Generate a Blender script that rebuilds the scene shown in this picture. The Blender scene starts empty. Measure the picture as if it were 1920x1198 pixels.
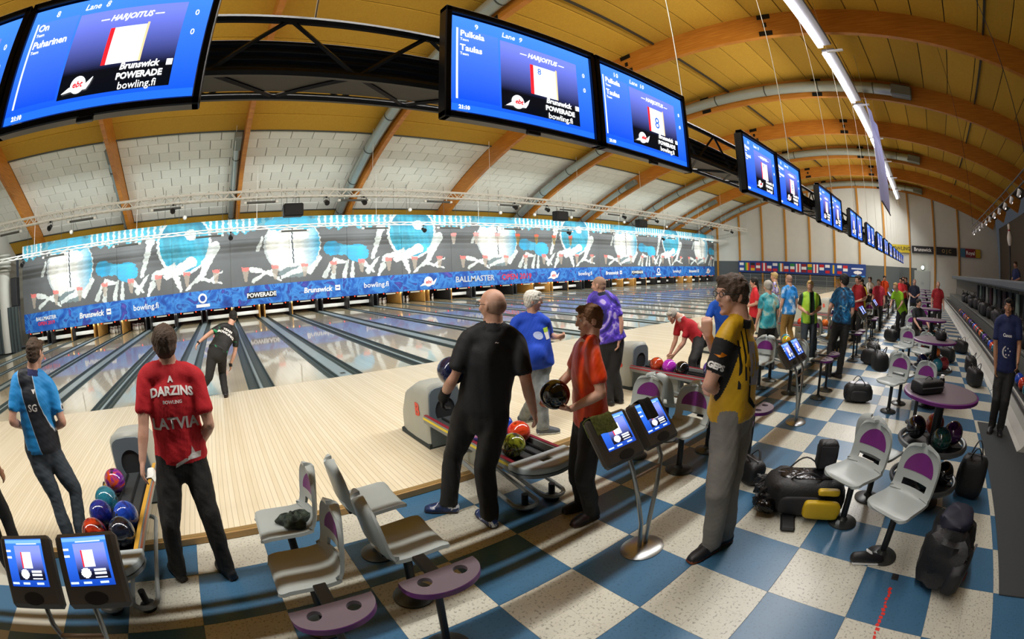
import bpy, bmesh, math, random
import numpy as np
from mathutils import Vector, Matrix
from mathutils.bvhtree import BVHTree

# ------------------------------------------------------------------ camera
SC = bpy.context.scene
COL = SC.collection
def make_camera():
    c = bpy.data.cameras.new('camera')
    c.type = 'PANO'; c.panorama_type = 'FISHEYE_EQUISOLID'
    c.sensor_fit = 'HORIZONTAL'; c.sensor_width = 36.0; c.sensor_height = 36.0*1198/1920
    c.fisheye_lens = 858.38*36/1920; c.fisheye_fov = math.radians(200)
    c.shift_y = 13.55/1198; c.clip_start = 0.05; c.clip_end = 300
    a, b, r = 0.6421, -0.1306, -0.032
    f = Vector((math.sin(a)*math.cos(b), math.cos(a)*math.cos(b), math.sin(b)))
    ri = Vector((math.cos(a), -math.sin(a), 0)); up = ri.cross(f)
    r2 = ri*math.cos(r)+up*math.sin(r); u2 = up*math.cos(r)-ri*math.sin(r)
    o = bpy.data.objects.new('camera', c); COL.objects.link(o)
    M = Matrix.Identity(4)
    for i in range(3):
        M[i][0], M[i][1], M[i][2] = r2[i], u2[i], -f[i]
    M[0][3], M[1][3], M[2][3] = -1.7947, -3.0257, 2.003
    o.matrix_world = M
    SC.camera = o
make_camera()

# ------------------------------------------------------------------ world, exposure, hall lighting
SC.view_settings.view_transform = 'Standard'
SC.view_settings.look = 'None'
SC.view_settings.gamma = 1.0
SC.view_settings.use_curve_mapping = False
SC.view_settings.exposure = 0.2
SC.cycles.max_bounces = 7; SC.cycles.diffuse_bounces = 4; SC.cycles.glossy_bounces = 3; SC.cycles.caustics_reflective = False; SC.cycles.caustics_refractive = False
W = bpy.data.worlds.new('hall_air'); SC.world = W; W.use_nodes = True
W.node_tree.nodes['Background'].inputs[0].default_value = (0.75, 0.85, 1.0, 1)
W.node_tree.nodes['Background'].inputs[1].default_value = 0.05
def area_light(name, loc, size, power, target, color=(1, .95, .86), spread=180):
    l = bpy.data.lights.new(name, 'AREA'); l.shape = 'RECTANGLE'; l.size, l.size_y = size
    l.energy = power; l.color = color; l.spread = math.radians(spread)
    o = bpy.data.objects.new(name, l); COL.objects.link(o); o.location = loc
    d = (Vector(target)-Vector(loc)).normalized()
    o.rotation_euler = d.to_track_quat('-Z', 'X' if abs(d.z) < .2 else 'Y').to_euler()
    return o
# the hanging line of fluorescent lamps: tubes open towards the lanes, housing on the bar side.
# One light to each lamp of the line; the line runs out of the picture over the camera and goes on to the left.
LAMPY, LAMPZ = -.69, 9.0
LAMP_W = 430
for i in range(-3, 8):
    x = 4.0+5.6*i
    area_light('fluorescent_light' if i > 0 else 'fluorescent_line_offscreen', (x, LAMPY+.16, LAMPZ-.06), (5.1, .14), LAMP_W, (x, LAMPY+.16+7.5, LAMPZ-.06-7.5), color=(1, .97, .92))
# the strip lamps on the white trusses, turned to the picture wall: one light to each lamp
for i in range(13):
    for y, z, w in ((18.0, 5.58, 105), (20.4, 4.45, 30)):
        x = -13.6+4.6*i+(0 if y < 19 else 2.0)
        if x < 46: area_light('strip_lamp_light', (x, y+.09, z-.05), (1.4, .1), w, (x, 22.5, 2.4), color=(.95, 1, 1))
# lamps inside the pin decks (pins and sweep boards are lit below the banner)
for i in range(4):
    area_light('pin_deck_light', (-7.2+15.6*i, 22.72, .775), (15.4, .08), 60, (-7.2+15.6*i, 24.4, .15), color=(1, .97, .92))

# ------------------------------------------------------------------ helpers: colour, materials
def lin(h):
    h = h.lstrip('#'); o = []
    for i in (0, 2, 4):
        c = int(h[i:i+2], 16)/255
        o.append(c/12.92 if c <= .04045 else ((c+.055)/1.055)**2.4)
    return tuple(o)
def rgba(h): return lin(h)+(1.0,)
MATS = {}
def nodes_of(m):
    nt = m.node_tree
    return nt, nt.nodes['Principled BSDF']
def mat(name, col, rough=.5, metal=0.0, bump=0.0, bscale=60, var=0.0, vscale=8, spec=.5, coat=0.0, objvar=0.0, emit=0.0):
    if name in MATS: return MATS[name]
    m = bpy.data.materials.new(name); m.use_nodes = True; MATS[name] = m
    nt, b = nodes_of(m); N, L = nt.nodes, nt.links
    c = rgba(col) if isinstance(col, str) else tuple(col)+(1.0,)
    b.inputs['Base Color'].default_value = c
    b.inputs['Roughness'].default_value = rough; b.inputs['Metallic'].default_value = metal
    b.inputs['Specular IOR Level'].default_value = spec
    b.inputs['Coat Weight'].default_value = coat
    m.diffuse_color = c
    out = None
    if var or bump:
        tc = N.new('ShaderNodeTexCoord'); nz = N.new('ShaderNodeTexNoise'); nz.inputs['Detail'].default_value = 4
        L.new(tc.outputs['Object'], nz.inputs['Vector'])
        nz.inputs['Scale'].default_value = vscale
    if var:
        mr = N.new('ShaderNodeMapRange'); mr.inputs['To Min'].default_value = 1-var; mr.inputs['To Max'].default_value = 1+var
        L.new(nz.outputs['Fac'], mr.inputs['Value'])
        mx = N.new('ShaderNodeVectorMath'); mx.operation = 'SCALE'; mx.inputs[0].default_value = c[:3]
        L.new(mr.outputs[0], mx.inputs['Scale']); out = mx.outputs[0]
    if objvar:
        oi = N.new('ShaderNodeObjectInfo'); mr2 = N.new('ShaderNodeMapRange')
        mr2.inputs['To Min'].default_value = 1-objvar; mr2.inputs['To Max'].default_value = 1+objvar
        L.new(oi.outputs['Random'], mr2.inputs['Value'])
        mx2 = N.new('ShaderNodeVectorMath'); mx2.operation = 'SCALE'; mx2.inputs[0].default_value = c[:3]
        if out: L.new(out, mx2.inputs[0])
        L.new(mr2.outputs[0], mx2.inputs['Scale']); out = mx2.outputs[0]
    if out: L.new(out, b.inputs['Base Color'])
    if bump:
        nb = N.new('ShaderNodeTexNoise'); nb.inputs['Scale'].default_value = bscale; nb.inputs['Detail'].default_value = 3
        L.new(tc.outputs['Object'], nb.inputs['Vector'])
        bp = N.new('ShaderNodeBump'); bp.inputs['Strength'].default_value = bump; bp.inputs['Distance'].default_value = .01
        L.new(nb.outputs['Fac'], bp.inputs['Height']); L.new(bp.outputs[0], b.inputs['Normal'])
    if emit:
        b.inputs['Emission Color'].default_value = c; b.inputs['Emission Strength'].default_value = emit
    return m
def emis(name, col, s):
    if name in MATS: return MATS[name]
    m = bpy.data.materials.new(name); m.use_nodes = True; MATS[name] = m
    nt = m.node_tree; nt.nodes.clear()
    e = nt.nodes.new('ShaderNodeEmission'); o = nt.nodes.new('ShaderNodeOutputMaterial')
    e.inputs[0].default_value = rgba(col); e.inputs[1].default_value = s
    nt.links.new(e.outputs[0], o.inputs[0]); return m
def vcol_mat(name, rough=.5, emit=0.0):
    if name in MATS: return MATS[name]
    m = bpy.data.materials.new(name); m.use_nodes = True; MATS[name] = m
    nt, b = nodes_of(m)
    a = nt.nodes.new('ShaderNodeVertexColor'); a.layer_name = 'print'
    b.inputs['Roughness'].default_value = rough
    if emit:
        b.inputs['Base Color'].default_value = (.01, .01, .012, 1)
        nt.links.new(a.outputs[0], b.inputs['Emission Color']); b.inputs['Emission Strength'].default_value = emit
    else:
        nt.links.new(a.outputs[0], b.inputs['Base Color'])
    return m
def ramp_mat(name, stops, kind='noise', scale=3, rough=.5, detail=4, dist=0.0, bump=0.0, mapping=None, objrand=False):
    """procedural colour pattern: noise / wave / voronoi through a colour ramp"""
    if name in MATS: return MATS[name]
    m = bpy.data.materials.new(name); m.use_nodes = True; MATS[name] = m
    nt, b = nodes_of(m); N, L = nt.nodes, nt.links
    tc = N.new('ShaderNodeTexCoord'); src = tc.outputs['Object']
    if mapping or objrand:
        mp = N.new('ShaderNodeMapping'); L.new(src, mp.inputs[0]); src = mp.outputs[0]
        if mapping:
            mp.inputs['Rotation'].default_value = mapping[0]; mp.inputs['Scale'].default_value = mapping[1]
        if objrand:
            oi = N.new('ShaderNodeObjectInfo'); vm = N.new('ShaderNodeVectorMath'); vm.operation = 'SCALE'
            vm.inputs[0].default_value = (37, 11, 23); L.new(oi.outputs['Random'], vm.inputs['Scale'])
            L.new(vm.outputs[0], mp.inputs['Location'])
    if kind == 'wave':
        t = N.new('ShaderNodeTexWave'); t.inputs['Distortion'].default_value = dist; t.inputs['Detail'].default_value = detail
        o = t.outputs['Fac']
    elif kind == 'voronoi':
        t = N.new('ShaderNodeTexVoronoi'); o = t.outputs['Distance']
    else:
        t = N.new('ShaderNodeTexNoise'); t.inputs['Detail'].default_value = detail; t.inputs['Distortion'].default_value = dist
        o = t.outputs['Fac']
    t.inputs['Scale'].default_value = scale
    L.new(src, t.inputs['Vector'])
    cr = N.new('ShaderNodeValToRGB'); L.new(o, cr.inputs[0])
    e = cr.color_ramp.elements
    while len(e) < len(stops): e.new(.5)
    for el, (p, c) in zip(e, stops): el.position = p; el.color = rgba(c)
    L.new(cr.outputs[0], b.inputs['Base Color']); b.inputs['Roughness'].default_value = rough
    m.diffuse_color = rgba(stops[len(stops)//2][1])
    return m

# ------------------------------------------------------------------ helpers: meshes and objects
class MB:
    def __init__(s): s.v, s.f, s.m, s.mi = [], [], [], 0
    def add(s, v, f):
        o = len(s.v); s.v += [tuple(p) for p in v]; s.f += [tuple(i+o for i in q) for q in f]; s.m += [s.mi]*len(f); return s
    def box(s, c, d, rot=None, bev=0.0):
        x, y, z = (q/2 for q in d)
        if bev:
            b = min(bev, x*.9, y*.9, z*.9); V = []; F = []
            for sx in (-1, 1):
                for sy in (-1, 1):
                    for sz in (-1, 1):
                        V += [(sx*x, sy*(y-b), sz*(z-b)), (sx*(x-b), sy*y, sz*(z-b)), (sx*(x-b), sy*(y-b), sz*z)]
            bm = bmesh.new(); vs = [bm.verts.new(p) for p in V]
            r = bmesh.ops.convex_hull(bm, input=vs)
            bm.verts.index_update()
            vv = [v.co[:] for v in bm.verts]; F = [[v.index for v in f.verts] for f in bm.faces]; bm.free()
            V = vv
        else:
            V = [(-x, -y, -z), (x, -y, -z), (x, y, -z), (-x, y, -z), (-x, -y, z), (x, -y, z), (x, y, z), (-x, y, z)]
            F = [(3, 2, 1, 0), (4, 5, 6, 7), (0, 1, 5, 4), (1, 2, 6, 5), (2, 3, 7, 6), (3, 0, 4, 7)]
        R = rot if rot is not None else Matrix.Identity(3)
        return s.add([(R @ Vector(p))+Vector(c) for p in V], F)
    def loft(s, rings, cap=True, closed=True):
        n = len(rings[0]); V = [p for r in rings for p in r]; F = []
        for i in range(len(rings)-1):
            for j in range(n if closed else n-1):
                k = (j+1) % n
                F.append((i*n+j, i*n+k, (i+1)*n+k, (i+1)*n+j))
        if cap:
            F.append(tuple(range(n-1, -1, -1))); F.append(tuple((len(rings)-1)*n+j for j in range(n)))
        return s.add(V, F)
    def lathe(s, prof, c=(0, 0, 0), n=24, sx=1.0, sy=1.0, rot=None):
        R = rot if rot is not None else Matrix.Identity(3)
        rings = [[R @ Vector((max(r, 1e-4)*math.cos(2*math.pi*j/n)*sx, max(r, 1e-4)*math.sin(2*math.pi*j/n)*sy, z))+Vector(c) for j in range(n)] for r, z in prof]
        return s.loft(rings)
    def tube(s, pts, r, n=8, closed=False, flat=1.0):
        P = [Vector(p) for p in pts]; m = len(P); rings = []
        up = Vector((0, 0, 1))
        for i in range(m):
            if closed: t = (P[(i+1) % m]-P[i-1])
            else: t = P[min(i+1, m-1)]-P[max(i-1, 0)]
            t.normalize()
            a = t.cross(up)
            if a.length < .05: a = t.cross(Vector((1, 0, 0)))
            a.normalize(); b = a.cross(t)
            rr = r[i] if isinstance(r, (list, tuple)) else r
            rings.append([P[i]+a*math.cos(2*math.pi*j/n)*rr+b*math.sin(2*math.pi*j/n)*rr*flat for j in range(n)])
        if closed: rings.append(rings[0])
        return s.loft(rings, cap=not closed)
    def prism(s, poly, z0, z1, axis='z', c=(0, 0, 0)):
        def w(p, z):
            q = (p[0], p[1], z) if axis == 'z' else ((p[0], z, p[1]) if axis == 'y' else (z, p[0], p[1]))
            return Vector(q)+Vector(c)
        return s.loft([[w(p, z0) for p in poly], [w(p, z1) for p in poly]])
    def sphere(s, c, r, n=16, m=10, R=None):
        rx, ry, rz = r if isinstance(r, (tuple, list)) else (r, r, r)
        R = R if R is not None else Matrix.Identity(3)
        V = []; F = []
        for i in range(1, m):
            for j in range(n):
                a, b = math.pi*i/m, 2*math.pi*j/n
                V.append((R @ Vector((rx*math.sin(a)*math.cos(b), ry*math.sin(a)*math.sin(b), rz*math.cos(a))))+Vector(c))
        V.append((R @ Vector((0, 0, rz)))+Vector(c)); V.append((R @ Vector((0, 0, -rz)))+Vector(c))
        t, bo = len(V)-2, len(V)-1
        for j in range(n):
            k = (j+1) % n
            F.append((t, j, k)); F.append((bo, (m-2)*n+k, (m-2)*n+j))
            for i in range(m-2): F.append((i*n+j, (i+1)*n+j, (i+1)*n+k, i*n+k))
        return s.add(V, F)
    def mesh(s, name, mats, smooth=False):
        me = bpy.data.meshes.new(name); me.from_pydata(s.v, [], s.f)
        bm = bmesh.new(); bm.from_mesh(me); bmesh.ops.recalc_face_normals(bm, faces=bm.faces); bm.to_mesh(me); bm.free()
        for m in (mats if isinstance(mats, (list, tuple)) else [mats]): me.materials.append(m)
        me.polygons.foreach_set('material_index', s.m)
        if smooth:
            me.polygons.foreach_set('use_smooth', [True]*len(me.polygons))
            if smooth != 'all': me.set_sharp_from_angle(angle=math.radians(40))
        me.update(); return me
    def build(s, name, mats, parent=None, smooth=False, loc=None, rot=None):
        return obj(name, s.mesh(name, mats, smooth), parent, loc, rot)
def obj(name, me, parent=None, loc=None, rot=None):
    o = bpy.data.objects.new(name, me); COL.objects.link(o)
    if parent is not None: o.parent = parent
    if loc is not None: o.location = loc
    if rot is not None: o.rotation_euler = rot
    return o
def tag(o, label=None, cat=None, group=None, kind=None):
    if label: o['label'] = label
    if cat: o['category'] = cat
    if group: o['group'] = group
    if kind: o['kind'] = kind
    return o
def thing(name, label, cat, loc=(0, 0, 0), rotz=0.0, group=None):
    o = bpy.data.objects.new(name, None); COL.objects.link(o); o.empty_display_size = .1
    o.location = loc; o.rotation_euler = (0, 0, rotz)
    return tag(o, label, cat, group)
def copy_tree(root, loc=None, rotz=None, label=None, group=None):
    r = root.copy(); COL.objects.link(r)
    if loc is not None: r.location = loc
    if rotz is not None: r.rotation_euler = (0, 0, rotz)
    if label: r['label'] = label
    if group: r['group'] = group
    for ch in root.children:
        c = ch.copy(); COL.objects.link(c); c.parent = r
        for g in ch.children:
            d = g.copy(); COL.objects.link(d); d.parent = c
    return r
TMP = bpy.data.scenes.new('workbench')
TXT = {}
def evaluated(o):
    """mesh of an object after its modifiers, worked out on an empty bench scene"""
    TMP.collection.objects.link(o)
    with bpy.context.temp_override(scene=TMP, view_layer=TMP.view_layers[0]):
        dg = bpy.context.evaluated_depsgraph_get(); dg.update()
        me = bpy.data.meshes.new_from_object(o.evaluated_get(dg), depsgraph=dg)
    d = o.data; bpy.data.objects.remove(o)
    (bpy.data.curves if isinstance(d, bpy.types.Curve) else bpy.data.meshes).remove(d)
    return me
def text_mesh(s, size, mat_, ext=.002, align='CENTER', bold=0.0, shear=0.0, space=1.0):
    key = (s, round(size, 4), mat_.name, ext, align, bold, shear, space)
    if key in TXT: return TXT[key]
    cu = bpy.data.curves.new('lettering', 'FONT'); cu.body = s; cu.size = size; cu.extrude = ext
    cu.align_x = align; cu.align_y = 'CENTER'; cu.offset = bold; cu.shear = shear; cu.resolution_u = 2
    cu.space_character = space
    me = evaluated(bpy.data.objects.new('lettering', cu))
    me.materials.clear(); me.materials.append(mat_); me.name = 'lettering'
    TXT[key] = me
    return me
def plate(outline, holes, z0, z1, name, m, bev=0.0):
    """flat plate with real holes"""
    cu = bpy.data.curves.new('plate', 'CURVE'); cu.dimensions = '2D'; cu.fill_mode = 'BOTH'
    cu.extrude = (z1-z0)/2-bev; cu.bevel_depth = bev; cu.bevel_resolution = 1
    for ring in [outline]+holes:
        sp = cu.splines.new('POLY'); sp.points.add(len(ring)-1); sp.use_cyclic_u = True
        for p, q in zip(sp.points, ring): p.co = (q[0], q[1], 0, 1)
    me = evaluated(bpy.data.objects.new('plate', cu))
    me.transform(Matrix.Translation((0, 0, (z0+z1)/2))); me.materials.clear(); me.materials.append(m); me.name = name
    return me
def sheet(f, nu, nv, keep, th, flip=False):
    """solid curved sheet: f(u, v) -> point, u, v in 0..1; keep(u, v) tells which cells stay"""
    P = [[Vector(f(i/nu, j/nv)) for j in range(nv+1)] for i in range(nu+1)]
    def nrm(i, j):
        a = P[min(i+1, nu)][j]-P[max(i-1, 0)][j]; b = P[i][min(j+1, nv)]-P[i][max(j-1, 0)]
        n = a.cross(b); n.normalize(); return n
    V = []; ix = {}
    for i in range(nu+1):
        for j in range(nv+1):
            n = nrm(i, j)*th*(-1 if flip else 1); ix[(i, j, 0)] = len(V); V.append(P[i][j]); ix[(i, j, 1)] = len(V); V.append(P[i][j]-n)
    K = {(i, j) for i in range(nu) for j in range(nv) if keep is None or keep((i+.5)/nu, (j+.5)/nv)}
    F = []
    for i, j in K:
        F.append([ix[(i, j, 0)], ix[(i+1, j, 0)], ix[(i+1, j+1, 0)], ix[(i, j+1, 0)]]); F.append([ix[(i, j+1, 1)], ix[(i+1, j+1, 1)], ix[(i+1, j, 1)], ix[(i, j, 1)]])
        for di, dj, a, b in ((-1, 0, (i, j), (i, j+1)), (1, 0, (i+1, j+1), (i+1, j)), (0, -1, (i+1, j), (i, j)), (0, 1, (i, j+1), (i+1, j+1))):
            if (i+di, j+dj) not in K: F.append([ix[a+(0,)], ix[b+(0,)], ix[b+(1,)], ix[a+(1,)]])
    return MB().add(V, F)
RXZ = (math.pi/2, 0, 0)          # text standing up, facing -Y
def canvas(name, w, h, nx, nz, func, m, parent=None, loc=None, rot=None, y=0.0, sub=None):
    """flat printed sheet in the XZ plane facing -Y, one colour per little face (flat print)"""
    xs = np.linspace(-w/2, w/2, nx+1); zs = np.linspace(0, h, nz+1)
    X, Z = np.meshgrid(xs, zs); V = np.stack([X.ravel(), np.full(X.size, y), Z.ravel()], 1)
    i = np.arange(nx*nz); r, c = i//nx, i % nx; a = r*(nx+1)+c
    F = np.stack([a, a+1, a+nx+2, a+nx+1], 1)
    me = bpy.data.meshes.new(name)
    me.from_pydata(V.tolist(), [], F.tolist())
    U = (xs[c]+xs[c+1])/2; Vv = (zs[r]+zs[r+1])/2
    C3 = func(U, Vv)
    col = np.ones((nx*nz, 4, 4)); col[:, :, :3] = C3[:, None, :]
    at = me.color_attributes.new('print', 'FLOAT_COLOR', 'CORNER')
    at.data.foreach_set('color', col.ravel())
    me.materials.append(m); me.update()
    return obj(name, me, parent, loc, rot)
class Paint:
    """numpy brush over points (x, y) in metres"""
    def __init__(s, X, Y, base): s.X, s.Y = X, Y; s.C = np.tile(np.array(lin(base)), (X.size, 1))
    def put(s, mask, col, a=1.0):
        c = np.array(lin(col)); k = (np.clip(mask, 0, 1)*a)[:, None] if mask.dtype != bool else (mask[:, None]*a)
        s.C = s.C*(1-k)+c*k; return s
    def ell(s, x, y, a, b, ang=0):
        c, t = math.cos(ang), math.sin(ang); dx, dy = s.X-x, s.Y-y
        return ((dx*c+dy*t)/a)**2+((-dx*t+dy*c)/b)**2 < 1
    def cap(s, x0, y0, x1, y1, r0, r1=None):
        r1 = r0 if r1 is None else r1
        d = (x1-x0)**2+(y1-y0)**2+1e-9
        t = np.clip(((s.X-x0)*(x1-x0)+(s.Y-y0)*(y1-y0))/d, 0, 1)
        return np.hypot(s.X-x0-t*(x1-x0), s.Y-y0-t*(y1-y0)) < r0+(r1-r0)*t
    def rect(s, x0, y0, x1, y1): return (s.X > x0) & (s.X < x1) & (s.Y > y0) & (s.Y < y1)
    def vgrad(s, x0, y0, x1, y1, c0, c1):
        t = np.clip((s.Y-y0)/(y1-y0), 0, 1)[:, None]; m = s.rect(x0, y0, x1, y1)[:, None]
        s.C = np.where(m, np.array(lin(c0))*(1-t)+np.array(lin(c1))*t, s.C); return s
def wobble(X, Y, seed, f=1.0):
    r = np.random.RandomState(seed); o = np.zeros_like(X)
    for k in range(6):
        a, b, p = r.normal(size=2)*f*(1+k*.7), r.rand()*6.28, 1/(1+k*.6)
        o += np.sin(a[0]*X+a[1]*Y+b)*p
    return o/2.2
random.seed(7)
PITCH = 3.46                       # one pair of lanes
S = 0.6096                         # one floor square
# ================================================================== the hall
FOUL, ZA = 5.54, .06
EDGE = .47
X0, X1 = -17.5, 48.0
def pairx(k): return .54+PITCH*k             # centre of a pair of lanes
# ---- concourse floor: slab, squares one by one near the camera, checked sheet beyond
def tile_mat(name, c, speck):
    m = mat(name, c, rough=.32, var=.10, vscale=5, objvar=.05)
    nt, b = nodes_of(m); N, L = nt.nodes, nt.links
    tc = N.new('ShaderNodeTexCoord'); n = N.new('ShaderNodeTexNoise'); n.inputs['Scale'].default_value = 52; n.inputs['Detail'].default_value = 3
    L.new(tc.outputs['Object'], n.inputs['Vector'])
    cr = N.new('ShaderNodeValToRGB'); cr.color_ramp.elements[0].position = .56; cr.color_ramp.elements[1].position = .66
    L.new(n.outputs['Fac'], cr.inputs[0])
    # faint seams of the four small sheets that make one square
    sx = N.new('ShaderNodeSeparateXYZ'); L.new(tc.outputs['Object'], sx.inputs[0])
    seam = None
    for ax in ('X', 'Y'):
        ab = N.new('ShaderNodeMath'); ab.operation = 'ABSOLUTE'; L.new(sx.outputs[ax], ab.inputs[0])
        lt = N.new('ShaderNodeMath'); lt.operation = 'LESS_THAN'; lt.inputs[1].default_value = .0013; L.new(ab.outputs[0], lt.inputs[0])
        if seam is None: seam = lt.outputs[0]
        else:
            mx = N.new('ShaderNodeMath'); mx.operation = 'MAXIMUM'; L.new(seam, mx.inputs[0]); L.new(lt.outputs[0], mx.inputs[1]); seam = mx.outputs[0]
    mix = N.new('ShaderNodeMix'); mix.data_type = 'RGBA'; src = b.inputs['Base Color'].links[0].from_socket
    L.new(src, mix.inputs['A']); mix.inputs['B'].default_value = rgba(speck)
    sc = N.new('ShaderNodeMath'); sc.operation = 'MULTIPLY'; sc.inputs[1].default_value = .6; L.new(cr.outputs[0], sc.inputs[0])
    s2 = N.new('ShaderNodeMath'); s2.operation = 'MULTIPLY_ADD'; s2.inputs[1].default_value = .45; L.new(seam, s2.inputs[0]); L.new(sc.outputs[0], s2.inputs[2])
    L.new(s2.outputs[0], mix.inputs['Factor']); L.new(mix.outputs['Result'], b.inputs['Base Color'])
    return m
M_BLUE = tile_mat('blue_floor_tile', '#3e6888', '#2e5069')
M_CREAM = tile_mat('cream_floor_tile', '#c4c2b4', '#5f5c52')
floor = MB().box(((X0+X1)/2, -6.5, -.06), (X1-X0, 14-.06, .1)).build('floor', mat('floor_slab', '#8d8a7c', .6, var=.1))
tag(floor, kind='structure')
NI0, NI1, NJ0 = -6, 15, -9
def tile_mesh(nm, m, wy=S):
    g = .0015
    b = MB(); b.box((0, 0, -.006), (S-g, wy-g, .012), bev=.0012)
    return b.mesh(nm, m)
tm = {(0, 0): tile_mesh('tile', M_BLUE), (1, 0): tile_mesh('tile', M_CREAM), (0, 1): tile_mesh('tile', M_BLUE, EDGE), (1, 1): tile_mesh('tile', M_CREAM, EDGE)}
for i in range(NI0, NI1):
    for j in range(NJ0, 2):                    # cell between rows j-1 and j
        par = (i+j) % 2
        y = (j-.5)*S if j < 1 else EDGE/2
        obj('tile', tm[(par, 1 if j == 1 else 0)], floor, (S*(i+.5), y, .0005))
def checker_sheet(nm, x0, x1, y0, y1):
    m = bpy.data.materials.new('far_checked_floor'); m.use_nodes = True
    nt, b = nodes_of(m); N, L = nt.nodes, nt.links
    tc = N.new('ShaderNodeTexCoord'); mp = N.new('ShaderNodeMapping'); L.new(tc.outputs['Object'], mp.inputs[0])
    mp.inputs['Location'].default_value = (.0, .0, .5)
    ch = N.new('ShaderNodeTexChecker'); ch.inputs['Scale'].default_value = 1/S
    ch.inputs['Color1'].default_value = rgba('#3e6888'); ch.inputs['Color2'].default_value = rgba('#c4c2b4')
    L.new(mp.outputs[0], ch.inputs[0]); L.new(ch.outputs[0], b.inputs['Base Color']); b.inputs['Roughness'].default_value = .34
    o = MB().box(((x0+x1)/2, (y0+y1)/2, -.006), (x1-x0, y1-y0, .012)).build(nm, m, floor)
    return o
checker_sheet('floor_sheet', NI1*S, X1, NJ0*S-S, EDGE)
checker_sheet('floor_sheet', X0, NI0*S, NJ0*S-S, EDGE)
# ---- approach: maple boards running towards the pins
def board_mat(name, c0, c1, w, rough, dirt=.12, spec=.5, coat=0.0, line=.25):
    m = bpy.data.materials.new(name); m.use_nodes = True; MATS[name] = m
    nt, b = nodes_of(m); N, L = nt.nodes, nt.links
    tc = N.new('ShaderNodeTexCoord'); sx = N.new('ShaderNodeSeparateXYZ'); L.new(tc.outputs['Object'], sx.inputs[0])
    dv = N.new('ShaderNodeMath'); dv.operation = 'DIVIDE'; dv.inputs[1].default_value = w; L.new(sx.outputs['X'], dv.inputs[0])
    fl = N.new('ShaderNodeMath'); fl.operation = 'FLOOR'; L.new(dv.outputs[0], fl.inputs[0])
    fr = N.new('ShaderNodeMath'); fr.operation = 'FRACT'; L.new(dv.outputs[0], fr.inputs[0])
    wn = N.new('ShaderNodeTexWhiteNoise'); wn.noise_dimensions = '1D'; L.new(fl.outputs[0], wn.inputs['W'])
    nz = N.new('ShaderNodeTexNoise'); mp = N.new('ShaderNodeMapping'); mp.inputs['Scale'].default_value = (30, 1.2, 1)
    L.new(tc.outputs['Object'], mp.inputs[0]); L.new(mp.outputs[0], nz.inputs['Vector']); nz.inputs['Scale'].default_value = 1.5
    ad = N.new('ShaderNodeMath'); ad.operation = 'MULTIPLY_ADD'; ad.inputs[1].default_value = .55; L.new(nz.outputs['Fac'], ad.inputs[0]); 
    sc = N.new('ShaderNodeMath'); sc.operation = 'MULTIPLY'; sc.inputs[1].default_value = .45; L.new(wn.outputs['Value'], sc.inputs[0]); L.new(sc.outputs[0], ad.inputs[2])
    mx = N.new('ShaderNodeMix'); mx.data_type = 'RGBA'; mx.inputs['A'].default_value = rgba(c0); mx.inputs['B'].default_value = rgba(c1)
    L.new(ad.outputs[0], mx.inputs['Factor'])
    lt = N.new('ShaderNodeMath'); lt.operation = 'LESS_THAN'; lt.inputs[1].default_value = .09; L.new(fr.outputs[0], lt.inputs[0])
    m2 = N.new('ShaderNodeMix'); m2.data_type = 'RGBA'; m2.inputs['B'].default_value = rgba('#6b5a3c'); L.new(mx.outputs['Result'], m2.inputs['A'])
    s3 = N.new('ShaderNodeMath'); s3.operation = 'MULTIPLY'; s3.inputs[1].default_value = line; L.new(lt.outputs[0], s3.inputs[0]); L.new(s3.outputs[0], m2.inputs['Factor'])
    L.new(m2.outputs['Result'], b.inputs['Base Color']); b.inputs['Roughness'].default_value = rough
    b.inputs['Specular IOR Level'].default_value = spec; b.inputs['Coat Weight'].default_value = coat; b.inputs['Coat Roughness'].default_value = .045
    return m
M_APP = board_mat('maple_approach', '#d6c8a8', '#ebe1c8', .054, .26, line=.5)
M_LANE = board_mat('lacquered_lane', '#b3a380', '#c8b994', .0272, .24, spec=.35, coat=.75, line=.22)
appr = MB().box(((X0+X1)/2, (EDGE+FOUL)/2, ZA-.11), (X1-X0, FOUL-EDGE, .22)).build('floor_approach', M_APP); tag(appr, kind='structure')
edge = MB().box(((X0+X1)/2, EDGE-.012, ZA/2+.004), (X1-X0, .024, ZA+.004), bev=.004)
tag(edge.build('trim_1', mat('edge_oak', '#a5824f', .4, var=.2, vscale=6)), kind='structure')
tag(MB().box(((X0+X1)/2, EDGE+.03, ZA+.002), (X1-X0, .05, .004)).build('trim_2', mat('edge_strip', '#8f7446', .4)), kind='structure')
# ---- lanes, gutters and division caps
deck = MB().box(((X0+X1)/2, 15.3, -.16), (X1-X0, 19.5, .2)).build('floor_lane_bed', mat('lane_bed', '#20241f', .8)); tag(deck, kind='structure')
LEN = 24.9-FOUL; YM = (24.9+FOUL)/2
lane_me = MB().box((0, 0, -.045), (1.088, LEN, .09), bev=.003).mesh('lane', M_LANE)
M_GUT = mat('gutter_plastic', '#3d4a47', .35, var=.12, vscale=2)
g = MB(); w2 = .1175
prof = [(-w2, 0), (-w2+.012, 0), (-w2+.03, -.055), (-.06, -.085), (.06, -.085), (w2-.03, -.055), (w2-.012, 0), (w2, 0), (w2, -.012), (w2-.02, -.07), (.06, -.1), (-.06, -.1), (-w2+.02, -.07), (-w2, -.012)]
g.loft([[(x, -LEN/2, z) for x, z in prof], [(x, LEN/2, z) for x, z in prof]])
for gx in (-.035, 0, .035): g.box((gx, 0, -.083), (.006, LEN, .006))
gut_me = g.mesh('gutter', M_GUT)
M_CAP = mat('division_cap', '#9fb0b4', .3, metal=.35, var=.08, vscale=2)
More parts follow.
